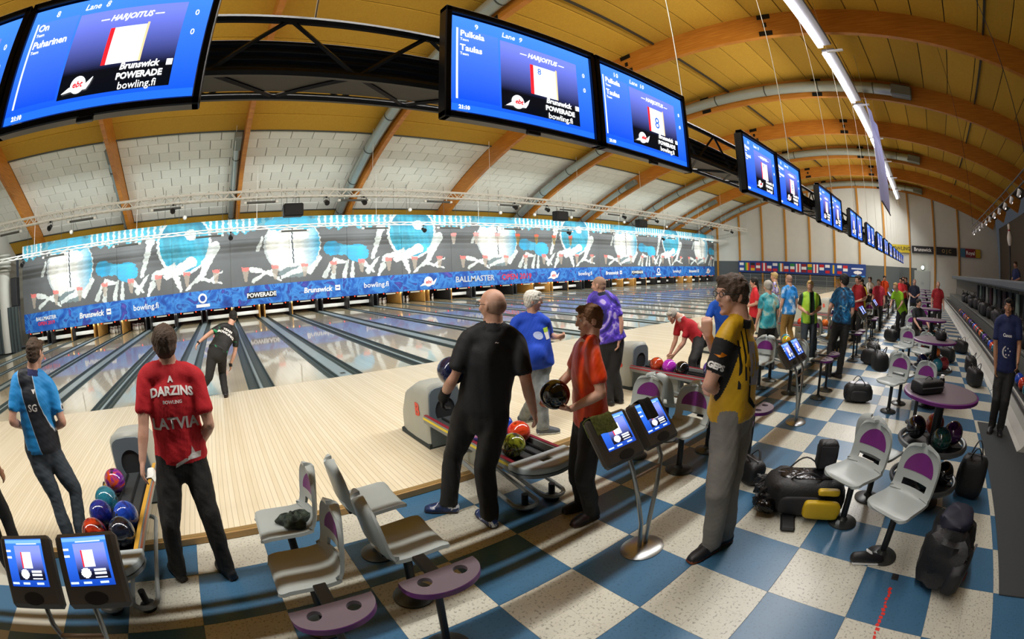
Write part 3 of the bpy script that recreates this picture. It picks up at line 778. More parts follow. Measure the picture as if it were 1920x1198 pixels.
def screen_paint(U, V):
    W_, H_ = 1.05, .60
    p = Paint(U, V, '#1440c8')
    p.vgrad(-.525, 0, .525, .6, '#0b49d8', '#3d7df0')
    p.vgrad(-.47, .07, -.21, .52, '#0f45d6', '#4a78ee')
    p.vgrad(-.20, .055, .40, .60-.09, '#03060f', '#7f86e0')
    t = np.clip((V-.18)/.3, 0, 1); m = p.rect(-.20, .055, .40, .51)
    c = np.array(lin('#04070f'))[None]*(1-t[:, None])+np.array(lin('#6a78de'))[None]*t[:, None]
    p.C = np.where(m[:, None], c, p.C)
    p.put(p.rect(-.525, .0, .525, .045), '#1f62ee'); p.put(p.rect(-.525, .045, .525, .05), '#0a2a80'); p.put(p.rect(-.205, 0, -.20, .6), '#0a2a80')
    p.put(p.rect(-.525, .515, .525, .52), '#8ab0ff', .7); p.put(p.rect(-.485, .07, -.475, .52), '#cfe0ff')
    p.put(p.rect(.03, .20, .21, .40), '#eef3f4'); p.put(p.rect(.03, .33, .21, .40), '#d4e6dc', .8); p.put(p.rect(.012, .195, .032, .40), '#e8202a'); p.put(p.rect(.21, .20, .228, .41), '#e0c090')
    return p.C
M_BEZ = mat('monitor_black', '#0a0b0d', .3)
scr_me = None
def monitor(lane, names, full):
    global scr_me
    t = thing('lane_monitor', f'black lane monitor with blue scoring screen headed Lane {lane}', 'monitor', (0, 0, 0), group='lane monitors along the black truss')
    b = MB(); w, h, e = 1.13, .70, .04
    b.box((0, .0, e/2), (w, .075, e), bev=.006); b.box((0, 0, h-e/2), (w, .075, e), bev=.006)
    for s in (-1, 1): b.box((s*(w/2-e/2), 0, h/2), (e, .075, h), bev=.006)
    b.build('bezel', M_BEZ, t)
    MB().box((0, .04, h/2), (w-.03, .07, h-.03), bev=.02).build('back_shell', M_BEZ, t)
    MB().box((0, .19, .31), (.06, .24, .06)).build('wall_arm', M_BLK, t)
    MB().box((0, -.03, -.012), (.09, .03, .024), bev=.004).build('sensor', M_BEZ, t)
    if scr_me is None:
        o = canvas('screen', 1.05, .60, 84, 60, screen_paint, M_SCR); scr_me = o.data; bpy.data.objects.remove(o)
    sc = obj('screen', scr_me, t, (0, -.012, .05))
    def T(s, size, x, z, m=SCR_W, **kw): obj('screen_lettering', text_mesh(s, size, m, .0005, **kw), sc, (x, -.004, z), RXZ)
    T('Lane', .05, -.19, .55, align='LEFT', shear=.2); 
    for q, dgt in enumerate(str(lane)): T(dgt, .05, -.36+.03*q, .55); T(dgt, .05, -.055+.028*q, .55, shear=.2)
    if full:
        T(names[0], .055, -.465, .485, align='LEFT', bold=.001); T('Team', .024, -.465, .445, align='LEFT')
        T(names[1], .055, -.465, .39, align='LEFT', bold=.001); T('Team', .024, -.465, .35, align='LEFT')
        T('21:10', .03, -.44, .022, bold=.001); T('0', .045, .46, .44); T('0', .045, .46, .33)
        T('— HARJOITUS —', .045, .11, .455, shear=.3, bold=.001)
    if lane > 8: T('8', .13 if lane % 2 == 0 else .06, .12 if lane % 2 == 0 else .08, .28 if lane % 2 == 0 else .36, SCR_B)
    T('Brunswick', .048, .225, .178, bold=.0012, shear=.15); T('POWERADE', .044, .235, .128, bold=.0014); T('bowling.fi', .052, .235, .08)
    MB().box((.38, -.003, .178), (.03, .002, .03)).build('badge', SCR_W, sc)
    ebt_logo(sc, -.09, .12, .085, -.002, SCR_R, SCR_W, None)
    return t
nm = [('Puhannen', 'Toivonen'), ('Pulkela', 'Taulas'), ('Haata', 'Tapani')]
for k in range(-3, 13):
    c = .395+PITCH*k
    for s in (-1, 1):
        lane = 9+2*k+(s+1)//2
        if k == -3: continue
        t = monitor(lane, ('On', 'Puharinen') if lane == 8 else nm[(lane) % 3] if lane != 9 else nm[1], k <= 2)
        t.location = (c+s*.572, -1.09, 2.77)
# ================================================================== seats
M_SEAT = mat('grey_seat_plastic', '#a7aeac', .38, var=.03); M_PURP = mat('purple_inset', '#6c1a70', .45, var=.1, vscale=20)
M_STEEL = mat('dark_steel', '#2b2d2f', .4, metal=.5); M_CHROME = mat('brushed_steel', '#a8a9a6', .28, metal=.9)
M_MAUVE = mat('mauve_laminate', '#63565f', .5, var=.05, vscale=40); M_PEDGE = mat('purple_edge', '#5e1468', .4)
def seat_surf(off=0.0):
    prof = [(-.215, -.022), (-.2, -.004), (-.15, .004), (-.05, .0), (.06, -.006), (.13, .0), (.17, .022), (.195, .06), (.208, .11), (.217, .17), (.226, .22), (.236, .28), (.245, .33), (.25, .362)]
    n = len(prof)-1
    def f(u, v):
        t = v*n; i = min(int(t), n-1); a = t-i
        y = prof[i][0]*(1-a)+prof[i+1][0]*a; z = prof[i][1]*(1-a)+prof[i+1][1]*a
        w = .205
        if v < .12: w = .205-.05*((.12-v)/.12)**2.2
        if v > .42: w = .205-.006*min(1, (v-.42)/.1)
        if v > .70: w = .199*max(.02, 1-((v-.70)/.302)**2.6)**.5
        x = (u*2-1)*w; q = (u*2-1)**2
        if v < .45: z += .018*q*q
        else: y -= .045*q
        return (x, y-off*(v > .5), z+off*(v <= .5)+off*.3*(v > .5))
    return f
_f = seat_surf()
seat_me = sheet(_f, 16, 40, lambda u, v: not (.17 < u < .83 and .52 < v < .59), .022).mesh('seat_shell', M_SEAT, True)
_g = seat_surf(.004)
def inset(u, v):
    return _g(.5+(u-.5)*(.74 if v < .02 else .74*math.sqrt(max(.03, 1-(max(0, v-.15)/.86)**2))), .685+v*.2)
inset_me = sheet(inset, 12, 12, None, .006).mesh('back_inset', M_PURP, True)
ped_me = MB().lathe([(.03, .02), (.03, .42), (.075, .424), (.075, .437)], n=14).mesh('pedestal', M_STEEL, True)
basep = MB().lathe([(.14, 0), (.14, .012), (.12, .022), (.05, .034), (.034, .06), (.034, .061)], n=22).mesh('base_plate', mat('base_steel', '#4a4d4c', .35, metal=.6), True)
slat_me = MB().box((0, .05, .445), (.16, .26, .02), bev=.006).mesh('seat_bracket', M_STEEL)
seat0 = None
def seat(loc, face_deg, label, group=None):
    global seat0
    rz = math.radians(face_deg+90)
    if seat0 is None:
        seat0 = thing('bucket_seat', label, 'seat', loc, rz, group)
        sh = obj('seat_shell', seat_me, seat0, (0, 0, .462)); obj('back_inset', inset_me, sh)
        obj('pedestal', ped_me, seat0); obj('base_plate', basep, seat0); obj('seat_bracket', slat_me, seat0, (0, 0, -.0))
        return seat0
    s = copy_tree(seat0, loc, rz, label)
    if group: s['group'] = group
    elif 'group' in s.keys(): del s['group']
    return s
# ---- tray tables with two cup holes
def ring(cx, cy, r, n=14, sy=1.0): return [(cx+r*math.cos(2*math.pi*i/n), cy+r*sy*math.sin(2*math.pi*i/n)) for i in range(n)]
out = [(-.205, .0), (.205, 0)]+[(.205*math.cos(a), -.02-.16*math.sin(a)**.85) for a in np.linspace(.12, math.pi-.12, 20)]
tray_top = plate(out, [ring(-.095, -.062, .036), ring(.095, -.062, .036)], .612, .634, 'tray_top', M_MAUVE)
eo = out; ei = [(x*.992, -.004+(y+.0)*.985-.001) for x, y in out]
tray_edge = plate(eo, [ei], .602, .632, 'tray_edge', M_PEDGE)
hole_rim = MB()
tray0 = None
def tray(loc, label, group=None):
    global tray0
    if tray0 is None:
        tray0 = thing('cup_tray', label, 'tray table', loc, 0, group)
        obj('tray_top', tray_top, tray0); obj('tray_edge', tray_edge, tray0)
        MB().box((0, .06, .585), (.07, .3, .03), bev=.005).build('bracket', M_STEEL, tray0)
        MB().tube([(0, .02, .01), (0, .02, .57)], .022, 10).build('post', M_STEEL, tray0)
        obj('base_plate', basep, tray0, (0, .02, 0))
        return tray0
    s = copy_tree(tray0, loc, None, label)
    if group: s['group'] = group
    return s
for k in range(-1, 10):
    dx = PITCH*k
    if k == -1: continue
    near = k == 0
    g = None if near else 'grey bucket seats in back-to-back clusters along the approach'
    lab = 'grey bucket seat of a back-to-back cluster beside the approach edge'
    if near:
        seat((-1.62, -.27, 0), 180, 'grey bucket seat with a crumpled dark cloth on it, by the approach edge')
        seat((-1.62, -.85, 0), 180, 'grey bucket seat facing the red jersey player, next to a cup tray')
        seat((-1.0, -.24, 0), 0, 'grey bucket seat seen from behind beside the approach, facing the black-shirted man')
        seat((-1.0, -.83, 0), 0, 'grey bucket seat with a shadow across its pan beside the second cup tray')
        tray((-1.615, -1.40, 0), 'mauve cup tray with two holes at the seat facing the red player')
        tray((-1.07, -1.40, 0), 'mauve cup tray with two holes at the seat with a shadowed pan')
    else:
        for x, y, a in ((-1.62, -.27, 180), (-1.62, -.85, 180), (-1.0, -.24, 0), (-1.0, -.83, 0)): seat((x+dx, y, 0), a, lab+(' behind the twin-screen console' if k == 1 else ''), g)
        for x in (-1.615, -1.07): tray((x+dx, -1.40, 0), 'mauve cup tray at a seat cluster beyond the yellow-shirted man', 'cup trays of the farther seat clusters')
# cloth on the seat
rng = np.random.RandomState(5)
cb = MB()
def crumple(cx, cy, z, rx, ry, h, seed, n=22, m=14):
    r = np.random.RandomState(seed); ph = r.rand(6)*6.28
    V = []; F = []
    for i in range(m+1):
        for j in range(n):
            a = 2*math.pi*j/n; t = i/m
            rad = math.sin(t*math.pi/2)
            w = 1+.22*math.sin(3*a+ph[0])+.15*math.sin(5*a+ph[1]+t*4)
            zz = h*(1-t**2.2)*(.65+.5*abs(math.sin(2.2*a+ph[2]+t*5))*abs(math.cos(3*t*3+ph[3])))
            V.append((cx+rx*rad*w*math.cos(a), cy+ry*rad*w*math.sin(a), z+max(.004, zz)))
    for i in range(m):
        for j in range(n): F.append((i*n+j, i*n+(j+1) % n, (i+1)*n+(j+1) % n, (i+1)*n+j))
    F.append(tuple(range(n))); F.append(tuple(m*n+j for j in range(n-1, -1, -1)))
    return MB().add(V, F)
tag(crumple(-1.57, -.31, .470, .11, .10, .07, 4).build('crumpled_cloth', ramp_mat('camouflage_cloth', [(.35, '#1c221c'), (.5, '#39433a'), (.7, '#555f50')], 'noise', 18, .9), smooth=True), 'crumpled dark green cloth lying on a grey bucket seat', 'cloth')
# ================================================================== bowling balls
def ball_mat(nm, a, b, c=None, sc=5, dist=2.5):
    m = ramp_mat('ball_'+nm, [(.38, a), (.52, b), (.66, c or a)], 'noise', sc, .12, 3, dist)
    m.node_tree.nodes['Principled BSDF'].inputs['Coat Weight'].default_value = .8
    m.node_tree.nodes['Principled BSDF'].inputs['Coat Roughness'].default_value = .05
    return m
BALLS = {'orange and purple': ('#e0561c', '#7a1f9a', '#5a1480'), 'teal': ('#1d6076', '#2a7f92', '#1a5568'), 'dark blue': ('#141f6e', '#24339a', '#101850'), 'bright blue': ('#173fae', '#2458d6', '#10308a'),
         'red and black': ('#c23a1c', '#8a2012', '#160c0c'), 'midnight black': ('#0d1220', '#1a2334', '#080a12'), 'yellow and black': ('#8f962a', '#14150f', '#b7bb3e'), 'scarlet': ('#c8201e', '#e04a22', '#7a1410'),
         'magenta': ('#a624b0', '#bb3ac6', '#8a1a98'), 'glossy black': ('#08080a', '#121214', '#050506'), 'violet': ('#4a2a86', '#6a43ac', '#2c1860'), 'brick red': ('#a8321c', '#c24a26', '#6a1c12'),
         'navy': ('#0d1430', '#1a2550', '#0a0f22'), 'lime and orange': ('#3ec81e', '#e86a1a', '#7ae03a'), 'dark green': ('#0c2a26', '#123c36', '#081c1a'), 'dark purple': ('#2e1238', '#4a1f58', '#1a0a22'),
         'orange': ('#c8561a', '#e0742a', '#a03c10'), 'pink red': ('#a0303c', '#c04a50', '#7a2028'), 'pink and blue': ('#d04a9a', '#2a62c8', '#e08ac0')}
ball_me = MB().sphere((0, 0, 0), .108, 28, 18).mesh('ball_body', M_SEAT, 'all')
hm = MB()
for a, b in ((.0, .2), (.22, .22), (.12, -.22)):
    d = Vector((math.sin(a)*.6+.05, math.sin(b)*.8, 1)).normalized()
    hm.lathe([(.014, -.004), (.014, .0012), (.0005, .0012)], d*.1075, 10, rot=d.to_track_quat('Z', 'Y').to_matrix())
holes_me = hm.mesh('finger_holes', mat('finger_hole_shade', '#26262a', .8))  # flat dark discs: the shade inside the holes is painted as colour
def ball(loc, kind, where, rot=(0, 0, 0), grp=None):
    t = thing('bowling_ball', f'{kind} bowling ball {where}', 'bowling ball', loc, 0, grp); t.rotation_euler = rot
    o = obj('ball_body', ball_me, t); o.material_slots[0].link = 'OBJECT'; o.material_slots[0].material = ball_mat(kind, *BALLS[kind])
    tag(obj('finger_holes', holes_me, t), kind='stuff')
    return t
# ================================================================== ball returns
M_HOOD = mat('return_grey', '#a9aca4', .45, var=.04); M_FACE = mat('return_face', '#6d7b84', .4, var=.04); M_CAPL = mat('return_cap', '#b3bdc0', .35, var=.03)
M_RAIL = mat('rail_grey', '#7e8382', .4)
def ball_return(k):
    xr = .45+PITCH*k
    stripe = {-1: ('#c89a3a', '#b0502a'), 0: ('#7a1626', '#e8d020'), 1: ('#8e1f2c', '#a8323c')}.get(k, ('#8e1f2c', '#a8323c'))
    t = thing('ball_return', {-1: 'grey ball return rack with yellow striped rail beside the red jersey player', 0: 'grey ball return rack half hidden by the black-shirted man',
        1: 'grey ball return rack with red rail, red-shirted bowler bending over it'}.get(k, 'grey ball return rack at a farther pair of lanes'), 'ball return', (xr, 0, ZA), group=None if k in (-1, 0, 1) else 'ball returns of the farther lanes')
    Z = -ZA
    def sec(y, w, h, z0=.0, n=9):
        pts = [(-w, y, z0), (-w*1.0, y, h*.62)]
        for i in range(n): a = math.pi-math.pi*i/(n-1); pts.append((w*.98*math.copysign(abs(math.cos(a))**.55, math.cos(a)), y, h*.80+h*.20*math.sin(a)**.7))
        return pts+[(w, y, h*.62), (w, y, z0)]
    MB().loft([sec(1.26, .20, .70), sec(1.29, .22, .735), sec(1.6, .225, .71), sec(1.85, .22, .58), sec(2.0, .20, .34)]).build('hood', M_HOOD, t, smooth=True)
    MB().loft([sec(1.245, .23, .06, 0), sec(2.01, .23, .06, 0)]).build('skirt', mat('skirt_black', '#2a3536', .6), t)
    outl = [(x, z) for x, _, z in sec(0, .195, .69, .02)]
    me = plate(outl, [ring(0, .42, .125, 24, 1.2)], -.012, .012, 'front_panel', M_FACE)
    obj('front_panel', me, t, (0, 1.255, 0), RXZ)
    MB().lathe([(.13, 0), (.128, .3), (.001, .3)], (0, 1.252, .42), 24, 1, 1.2, rot=Matrix.Rotation(-math.pi/2, 3, 'X')).build('ball_mouth', mat('mouth_rubber', '#2c2e30', .9), t)
    obj('side_emblem', text_mesh('B', .2, mat('emblem_red', '#d84a36', .5), .002, bold=.008), t, (-.2285, 1.5, .40), (math.pi/2, 0, -math.pi/2))
    for s in (-1, 1):
        r = MB().box((s*.245, .46, .36), (.05, 1.62, .09), bev=.012).build('side_rail', M_RAIL, t)
        MB().box((s*.245, .46, .4065), (.036, 1.6, .004)).build('rail_stripe', mat(f'stripe{stripe[0]}', stripe[0], .4), r)
        MB().box((s*.272, .46, .375), (.003, 1.6, .025)).build('rail_pinstripe', mat(f'stripe{stripe[1]}', stripe[1], .4), r)
    MB().box((0, .46, .325), (.46, 1.6, .03), bev=.008).build('tray_bed', mat('bed_dark', '#34383a', .5), t)
    for x in (-.125, .125):
        for e in (-.055, .055): MB().tube([(x+e, -.3, .352), (x+e, 1.2, .352)], .012, 6).build('ball_rail', M_STEEL, t)
    MB().box((0, .62, .15), (.16, .34, .33), bev=.03).build('leg', M_HOOD, t)
    # end cap with square recess
    o2 = [(-.29, 0), (.29, 0)]+[(.29*math.cos(a), -.05-.21*math.sin(a)) for a in np.linspace(0, math.pi, 22)]
    sq = [(-.075, -.05), (.055, -.05), (.055, -.15), (-.075, -.15)]
    cap = obj('end_cap', plate(o2, [sq], .355, .415, 'end_cap', M_CAPL, .012), t, (0, -.33, 0))
    MB().box((-.01, -.1, .385), (.135, .105, .004)).build('cap_recess', mat('recess_grey', '#5c666a', .4), cap)
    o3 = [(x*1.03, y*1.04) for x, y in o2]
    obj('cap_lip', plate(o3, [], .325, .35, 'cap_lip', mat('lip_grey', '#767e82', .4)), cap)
    # lower loops
    for i, x in enumerate((-.16, .14)):
        P = []
        for a in np.linspace(0, math.pi, 9): P.append((x+.11*math.cos(a), .55+.11*math.sin(a), .16))
        for a in np.linspace(math.pi, 2*math.pi, 9): P.append((x+.11*math.cos(a), -.33+.11*math.sin(a), .07+Z))
        MB().tube(P, .02, 8, closed=True).build('storage_loop', M_RAIL, t, smooth=True)
        MB().lathe([(.07, Z), (.07, Z+.03), (.03, Z+.05), (.03, .09)], (x, -.34, 0), 14).build('loop_foot', M_STEEL, t)
    return t, xr
zb = ZA+.352+.107
where = {-1: 'on the rack beside the red jersey player', 0: 'on the rack beside the black-shirted man', 1: 'on the rack the red-shirted bowler bends over'}
bl = {-1: [(-.11, .80, 'orange and purple'), (-.12, .42, 'teal'), (-.12, .17, 'dark blue'), (-.12, -.13, 'red and black'), (.13, .10, 'bright blue'), (.13, -.15, 'midnight black')],
      0: [(-.10, -.12, 'yellow and black'), (.13, .1, 'scarlet'), (-.12, .32, 'pink and blue'), (.13, .36, 'bright blue'), (-.12, .62, 'glossy black')],
      1: [(-.12, .85, 'brick red'), (-.12, .62, 'magenta'), (-.12, .39, 'glossy black'), (.13, .05, 'violet'), (-.12, -.1, 'navy')],
      2: [(-.12, .8, 'magenta'), (-.12, -.1, 'lime and orange'), (.13, .0, 'teal'), (-.12, .4, 'violet')], 3: [(-.12, .2, 'dark blue'), (.12, -.1, 'orange'), (-.12, .6, 'scarlet')]}
for k in range(-2, 10):
    t, xr = ball_return(k)
    for i, (x, y, kd) in enumerate(bl.get(k, [(-.12, .1+.3*(k % 3), ('scarlet', 'navy', 'orange')[k % 3]), (.12, -.1, ('glossy black', 'teal', 'magenta')[k % 3])])):
        ball((xr+x, y, zb), kd, where.get(k, 'on a ball rack farther along the approach'), (i*.7+.3, i*1.1, i), None if k in where else 'balls on the farther racks')
# ================================================================== score consoles
M_CONS = mat('console_brown', '#4b4640', .45, var=.05); M_CON2 = mat('console_lower', '#7d776c', .5)
def con_paint(U, V):
    p = Paint(U, V, '#0d3fb8'); p.vgrad(-.15, 0, .15, .23, '#0a3a9e', '#3a7af0')
    t = np.clip((V-.06)/.1, 0, 1); m = p.rect(-.07, .03, .12, .19); c = np.array(lin('#0a0e22'))[None]*(1-t[:, None])+np.array(lin('#7a88e8'))[None]*t[:, None]
    p.C = np.where(m[:, None], c, p.C)
    p.put(p.rect(-.02, .085, .045, .16), '#f4f6f8'); p.put(p.rect(-.03, .085, -.018, .16), '#e02a3a'); p.put(p.rect(-.15, .2, .15, .215), '#7ab0ff', .7); p.put(p.rect(-.05, .195, .1, .2), '#dfe8ff', .8)
    p.put(p.ell(-.02, .058, .03, .022), '#eef2f8'); p.put(p.rect(.03, .065, .1, .075), '#e8eef8'); p.put(p.rect(.03, .05, .1, .058), '#e8eef8'); p.put(p.rect(.03, .034, .1, .042), '#e8eef8')
    for x in (-.13, -.05, .05): p.put(p.rect(x, .008, x+.05, .018), '#bcd0ff')
    for z in (.16, .13): p.put(p.rect(-.14, z, -.1, z+.012), '#dfe8ff')
    return p.C
_c = canvas('console_screen', .27, .22, 54, 44, con_paint, vcol_mat('console_glow', .15, 1.5)); con_scr = _c.data; bpy.data.objects.remove(_c)
TILT = .66
con0 = None
def console(k):
    global con0
    x = .53+PITCH*k; lab = {-1: 'twin-screen score console in front of the player in the blue jersey', 0: 'twin-screen score console with olive and black towels draped over it', 1: 'twin-screen score console beyond the yellow-shirted man'}.get(k, 'twin-screen score console at a farther pair of lanes')
    grp = None if k in (-1, 0, 1) else 'score consoles of the farther lanes'
    if con0 is not None:
        c = copy_tree(con0, (x, -1.41, 0), None, lab)
        if grp: c['group'] = grp
        return c
    t = thing('score_console', lab, 'console', (x, -1.41, 0), 0, grp); con0 = t
    MB().lathe([(.17, 0), (.17, .008), (.14, .022), (.05, .032)], n=26, sx=1.1, sy=.85).build('base_plate', M_CHROME, t, smooth=True)
    for s in (-1, 1):
        MB().tube([(s*.035, 0, .02), (s*.05, 0, .25), (s*.11, .01, .5), (s*.16, .03, .7), (s*.16, .09, .84)], .017, 10).build('pole', M_CHROME, t, smooth=True)
    MB().tube([(-.15, .02, .64), (.15, .02, .64)], .012, 8).build('crossbar', mat('bar_brown', '#7a5c3a', .5), t)
    R = Matrix.Rotation(-TILT, 3, 'X')
    for s in (-1, 1):
        hd = thing('console_head', None, None); hd.parent = t; hd.location = (s*.205, .14, .90); hd.rotation_euler = (-TILT, 0, 0)
        bpy.data.objects.remove(hd)
        hd = MB().box((0, .02, 0), (.37, .07, .34), bev=.02).build('screen_housing', M_CONS, t, loc=(s*.205, .14, .92), rot=(-TILT, 0, 0))
        obj('console_screen', con_scr, hd, (0, -.0165, -.07))
        MB().lathe([(.07, 0), (.07, .006), (.001, .006)], (0, -.0125, -.125), 18, 1, .45, rot=Matrix.Rotation(math.pi/2, 3, 'X')).build('keypad_arch', mat('arch_black', '#131110', .5), hd)
        MB().box((0, .075, -.03), (.3, .05, .24), bev=.02).build('housing_back', M_CON2, hd)
    return t
for k in (-1, 0, 1, 3, 4, 5, 6, 7, 8, 9): console(k)
def drape(x, y, z, w, l1, l2, m, label, nm='towel'):
    P = [(-.0235, -l1), (-.0235, -.02), (-.018, .178), (.02, .186), (.06, .178), (.064, .178-l2)]
    P = [(-.0225, .17-l1), (-.0225, .165), (-.012, .18), (.03, .182), (.062, .172), (.068, .17-l2)]
    n = len(P)-1
    def f(u, v):
        t = v*n; i = min(int(t), n-1); a = t-i
        return ((u-.5)*w, P[i][0]*(1-a)+P[i+1][0]*a-.002-.004*math.sin(u*9+v*4), P[i][1]*(1-a)+P[i+1][1]*a+.004*math.sin(u*7))
    o = sheet(f, 10, 20, None, .005).build(nm, m, None, smooth=True, loc=(x, y, z), rot=(-TILT, 0, 0))
    return tag(o, label, 'towel')
drape(.53-.205-.07, -1.27, .92, .19, .12, .1, ramp_mat('olive_towel', [(.4, '#5d6632'), (.6, '#7b8446')], 'noise', 60, .95), 'olive green towel draped over the corner of the score console')
drape(.53+.205-.02, -1.27, .92, .13, .15, .12, mat('black_towel', '#1d1c1b', .95), 'black towel hanging over the top of the score console')
# ================================================================== round ball-rack tables and their seats on the concourse
M_RINGM = mat('rack_grey', '#4d5254', .35, metal=.3)
rt0 = None
def rack_table(loc, label, grp=None):
    global rt0
    if rt0 is not None:
        c = copy_tree(rt0, loc, None, label)
        if grp: c['group'] = grp
        return c
    t = thing('ball_rack_table', label, 'table', loc, 0, grp); rt0 = t
    MB().lathe([(.0, .995), (.38, .995), (.40, 1.005), (.40, 1.02), (.385, 1.026), (0, 1.026)], n=40).build('table_top', M_MAUVE, t)
    MB().lathe([(.398, .988), (.414, .992), (.414, 1.018), (.398, 1.022), (.397, 1.0)], n=40).build('table_edge', M_PEDGE, t, smooth=True)
    MB().lathe([(.05, .02), (.05, .995)], n=16).build('column', M_STEEL, t, smooth=True)
    MB().lathe([(.24, 0), (.24, .015), (.06, .04)], n=26).build('base_plate', M_STEEL, t, smooth=True)
    for z in (.58, .22):
        MB().tube([(.37*math.cos(a), .37*math.sin(a), z) for a in np.linspace(0, 2*math.pi, 33)[:-1]], .026, 8, closed=True).build('rack_ring', M_RINGM, t, smooth=True)
        MB().lathe([(.05, z-.05), (.34, z-.045), (.345, z-.03), (.05, z-.02)], n=28).build('rack_tray', mat('tray_dark', '#202224', .5), t)
        for a in range(3):
            c, s = math.cos(a*2.09+.5), math.sin(a*2.09+.5)
            MB().tube([(.05*c, .05*s, z-.04), (.365*c, .365*s, z-.015)], .012, 6).build('spoke', M_STEEL, t)
    return t
kinds = [('dark green', 'dark purple', 'brick red', 'glossy black'), ('teal', 'pink red', 'glossy black', 'navy')]
for k in range(0, 9):
    x = 2.5+PITCH*k; near = k < 2
    rack_table((x, -3.35, 0), ['round mauve table over a ball rack with a flat black case on it', 'round mauve table over a ball rack holding a pink red ball'][k] if near else 'round mauve ball-rack table farther along the concourse', None if near else 'ball-rack tables farther along the concourse')
    if k < 4:
        for z, off in ((.58, 0), (.22, 1)):
            for i in range(4):
                a = math.radians(200+i*80-(15 if off else 0)); kd = (kinds[k % 2] if off == 0 else ('dark green', 'orange', 'navy', 'scarlet') if k else ('dark green', 'glossy black', 'navy', 'violet'))[i]
                ball((x+.215*math.cos(a), -3.35+.215*math.sin(a), z-.02+.109), kd, ('on the upper' if off == 0 else 'on the lower')+[' ring of the first rack table', ' ring of the second rack table', ' ring of a farther rack table', ' ring of a farther rack table'][k], (i, i*.5, 0), None if near else 'balls in the farther rack tables')
    g = None if k == 0 else 'grey bucket seats beside the farther ball-rack tables'
    lb = ('grey bucket seat with an open shoe bag leaning against it on the concourse', 'grey bucket seat in front of the big black backpack') if k == 0 else ('grey bucket seat beside a farther ball-rack table',)*2
    seat((1.76+PITCH*k, -2.66, 0), 153, lb[0], g); seat((1.40+PITCH*k, -3.13, 0), 153, lb[1], g)
    if k: seat((2.30+PITCH*k, -2.80, 0), -27, lb[0], g)
    else: seat((2.30, -2.80, 0), -27, 'grey bucket seat seen from behind, back to back with the concourse seat', None)
# ================================================================== people
M_SKIN = {'fair': ramp_mat('skin_fair', [(.3, '#c28f76'), (.7, '#d9ab94')], 'noise', 9, .5), 'tan': ramp_mat('skin_tan', [(.3, '#9a6a4c'), (.7, '#b58463')], 'noise', 9, .5), 'dark': ramp_mat('skin_dark', [(.3, '#7a5138'), (.7, '#94664a')], 'noise', 9, .5)}
def V(*a): return Vector(a[0] if len(a) == 1 else a)
class Body:
    def __init__(s): s.v, s.f, s.t = [], [], []
    def put(s, mb, tag_):
        o = len(s.v); s.v += mb.v; s.f += [tuple(i+o for i in q) for q in mb.f]; s.t += [tag_]*len(mb.f)
    def limb(s, pts, rad, tag_, side=None, n=14, caps=(True, True)):
        """tapering tube of elliptic rings; rad = (across, depth) or a number; ends rounded"""
        P = [V(p) for p in pts]; R = [(r, r) if not isinstance(r, tuple) else r for r in rad]
        if caps[0]:
            d = (P[0]-P[1]).normalized(); m = min(R[0]); P = [P[0]+d*m*.75, P[0]+d*m*.45]+P; R = [tuple(q*.45 for q in R[0]), tuple(q*.82 for q in R[0])]+R
        if caps[1]:
            d = (P[-1]-P[-2]).normalized(); m = min(R[-1]); P = P+[P[-1]+d*m*.45, P[-1]+d*m*.75]; R = R+[tuple(q*.82 for q in R[-1]), tuple(q*.45 for q in R[-1])]
        rings = []
        for i in range(len(P)):
            t = (P[min(i+1, len(P)-1)]-P[max(i-1, 0)]).normalized()
            a = V(side) if side is not None else V(1, 0, 0)
            a = a-t*a.dot(t)
            if a.length < .1: a = V(0, 1, 0)-t*t.y
            a.normalize(); b = t.cross(a)
            rings.append([P[i]+a*math.cos(2*math.pi*j/n)*R[i][0]+b*math.sin(2*math.pi*j/n)*R[i][1] for j in range(n)])
        s.put(MB().loft(rings), tag_)
    def blob(s, c, r, tag_, R=None, n=14, m=10): s.put(MB().sphere(c, r, n, m, R), tag_)
def frame(f, up=(0, 0, 1)):
    f = V(f).normalized(); r = f.cross(V(up)).normalized(); u = r.cross(f)
    return Matrix((r, f, u)).transposed()          # columns: right, forward, up
def lerp(a, b, t): return V(a)*(1-t)+V(b)*t
TAGS = ('skin', 'shirt', 'trousers', 'shoes', 'sole', 'collar', 'glove', 'lip')
def vnoise(P, f, seed):
    r = np.random.RandomState(seed); o = np.zeros(len(P))
    for k in range(5):
        d = r.normal(size=3)*f*(1+.6*k); o += np.sin(P @ d+r.rand()*6.28)/(1+.5*k)
    return o/2.0
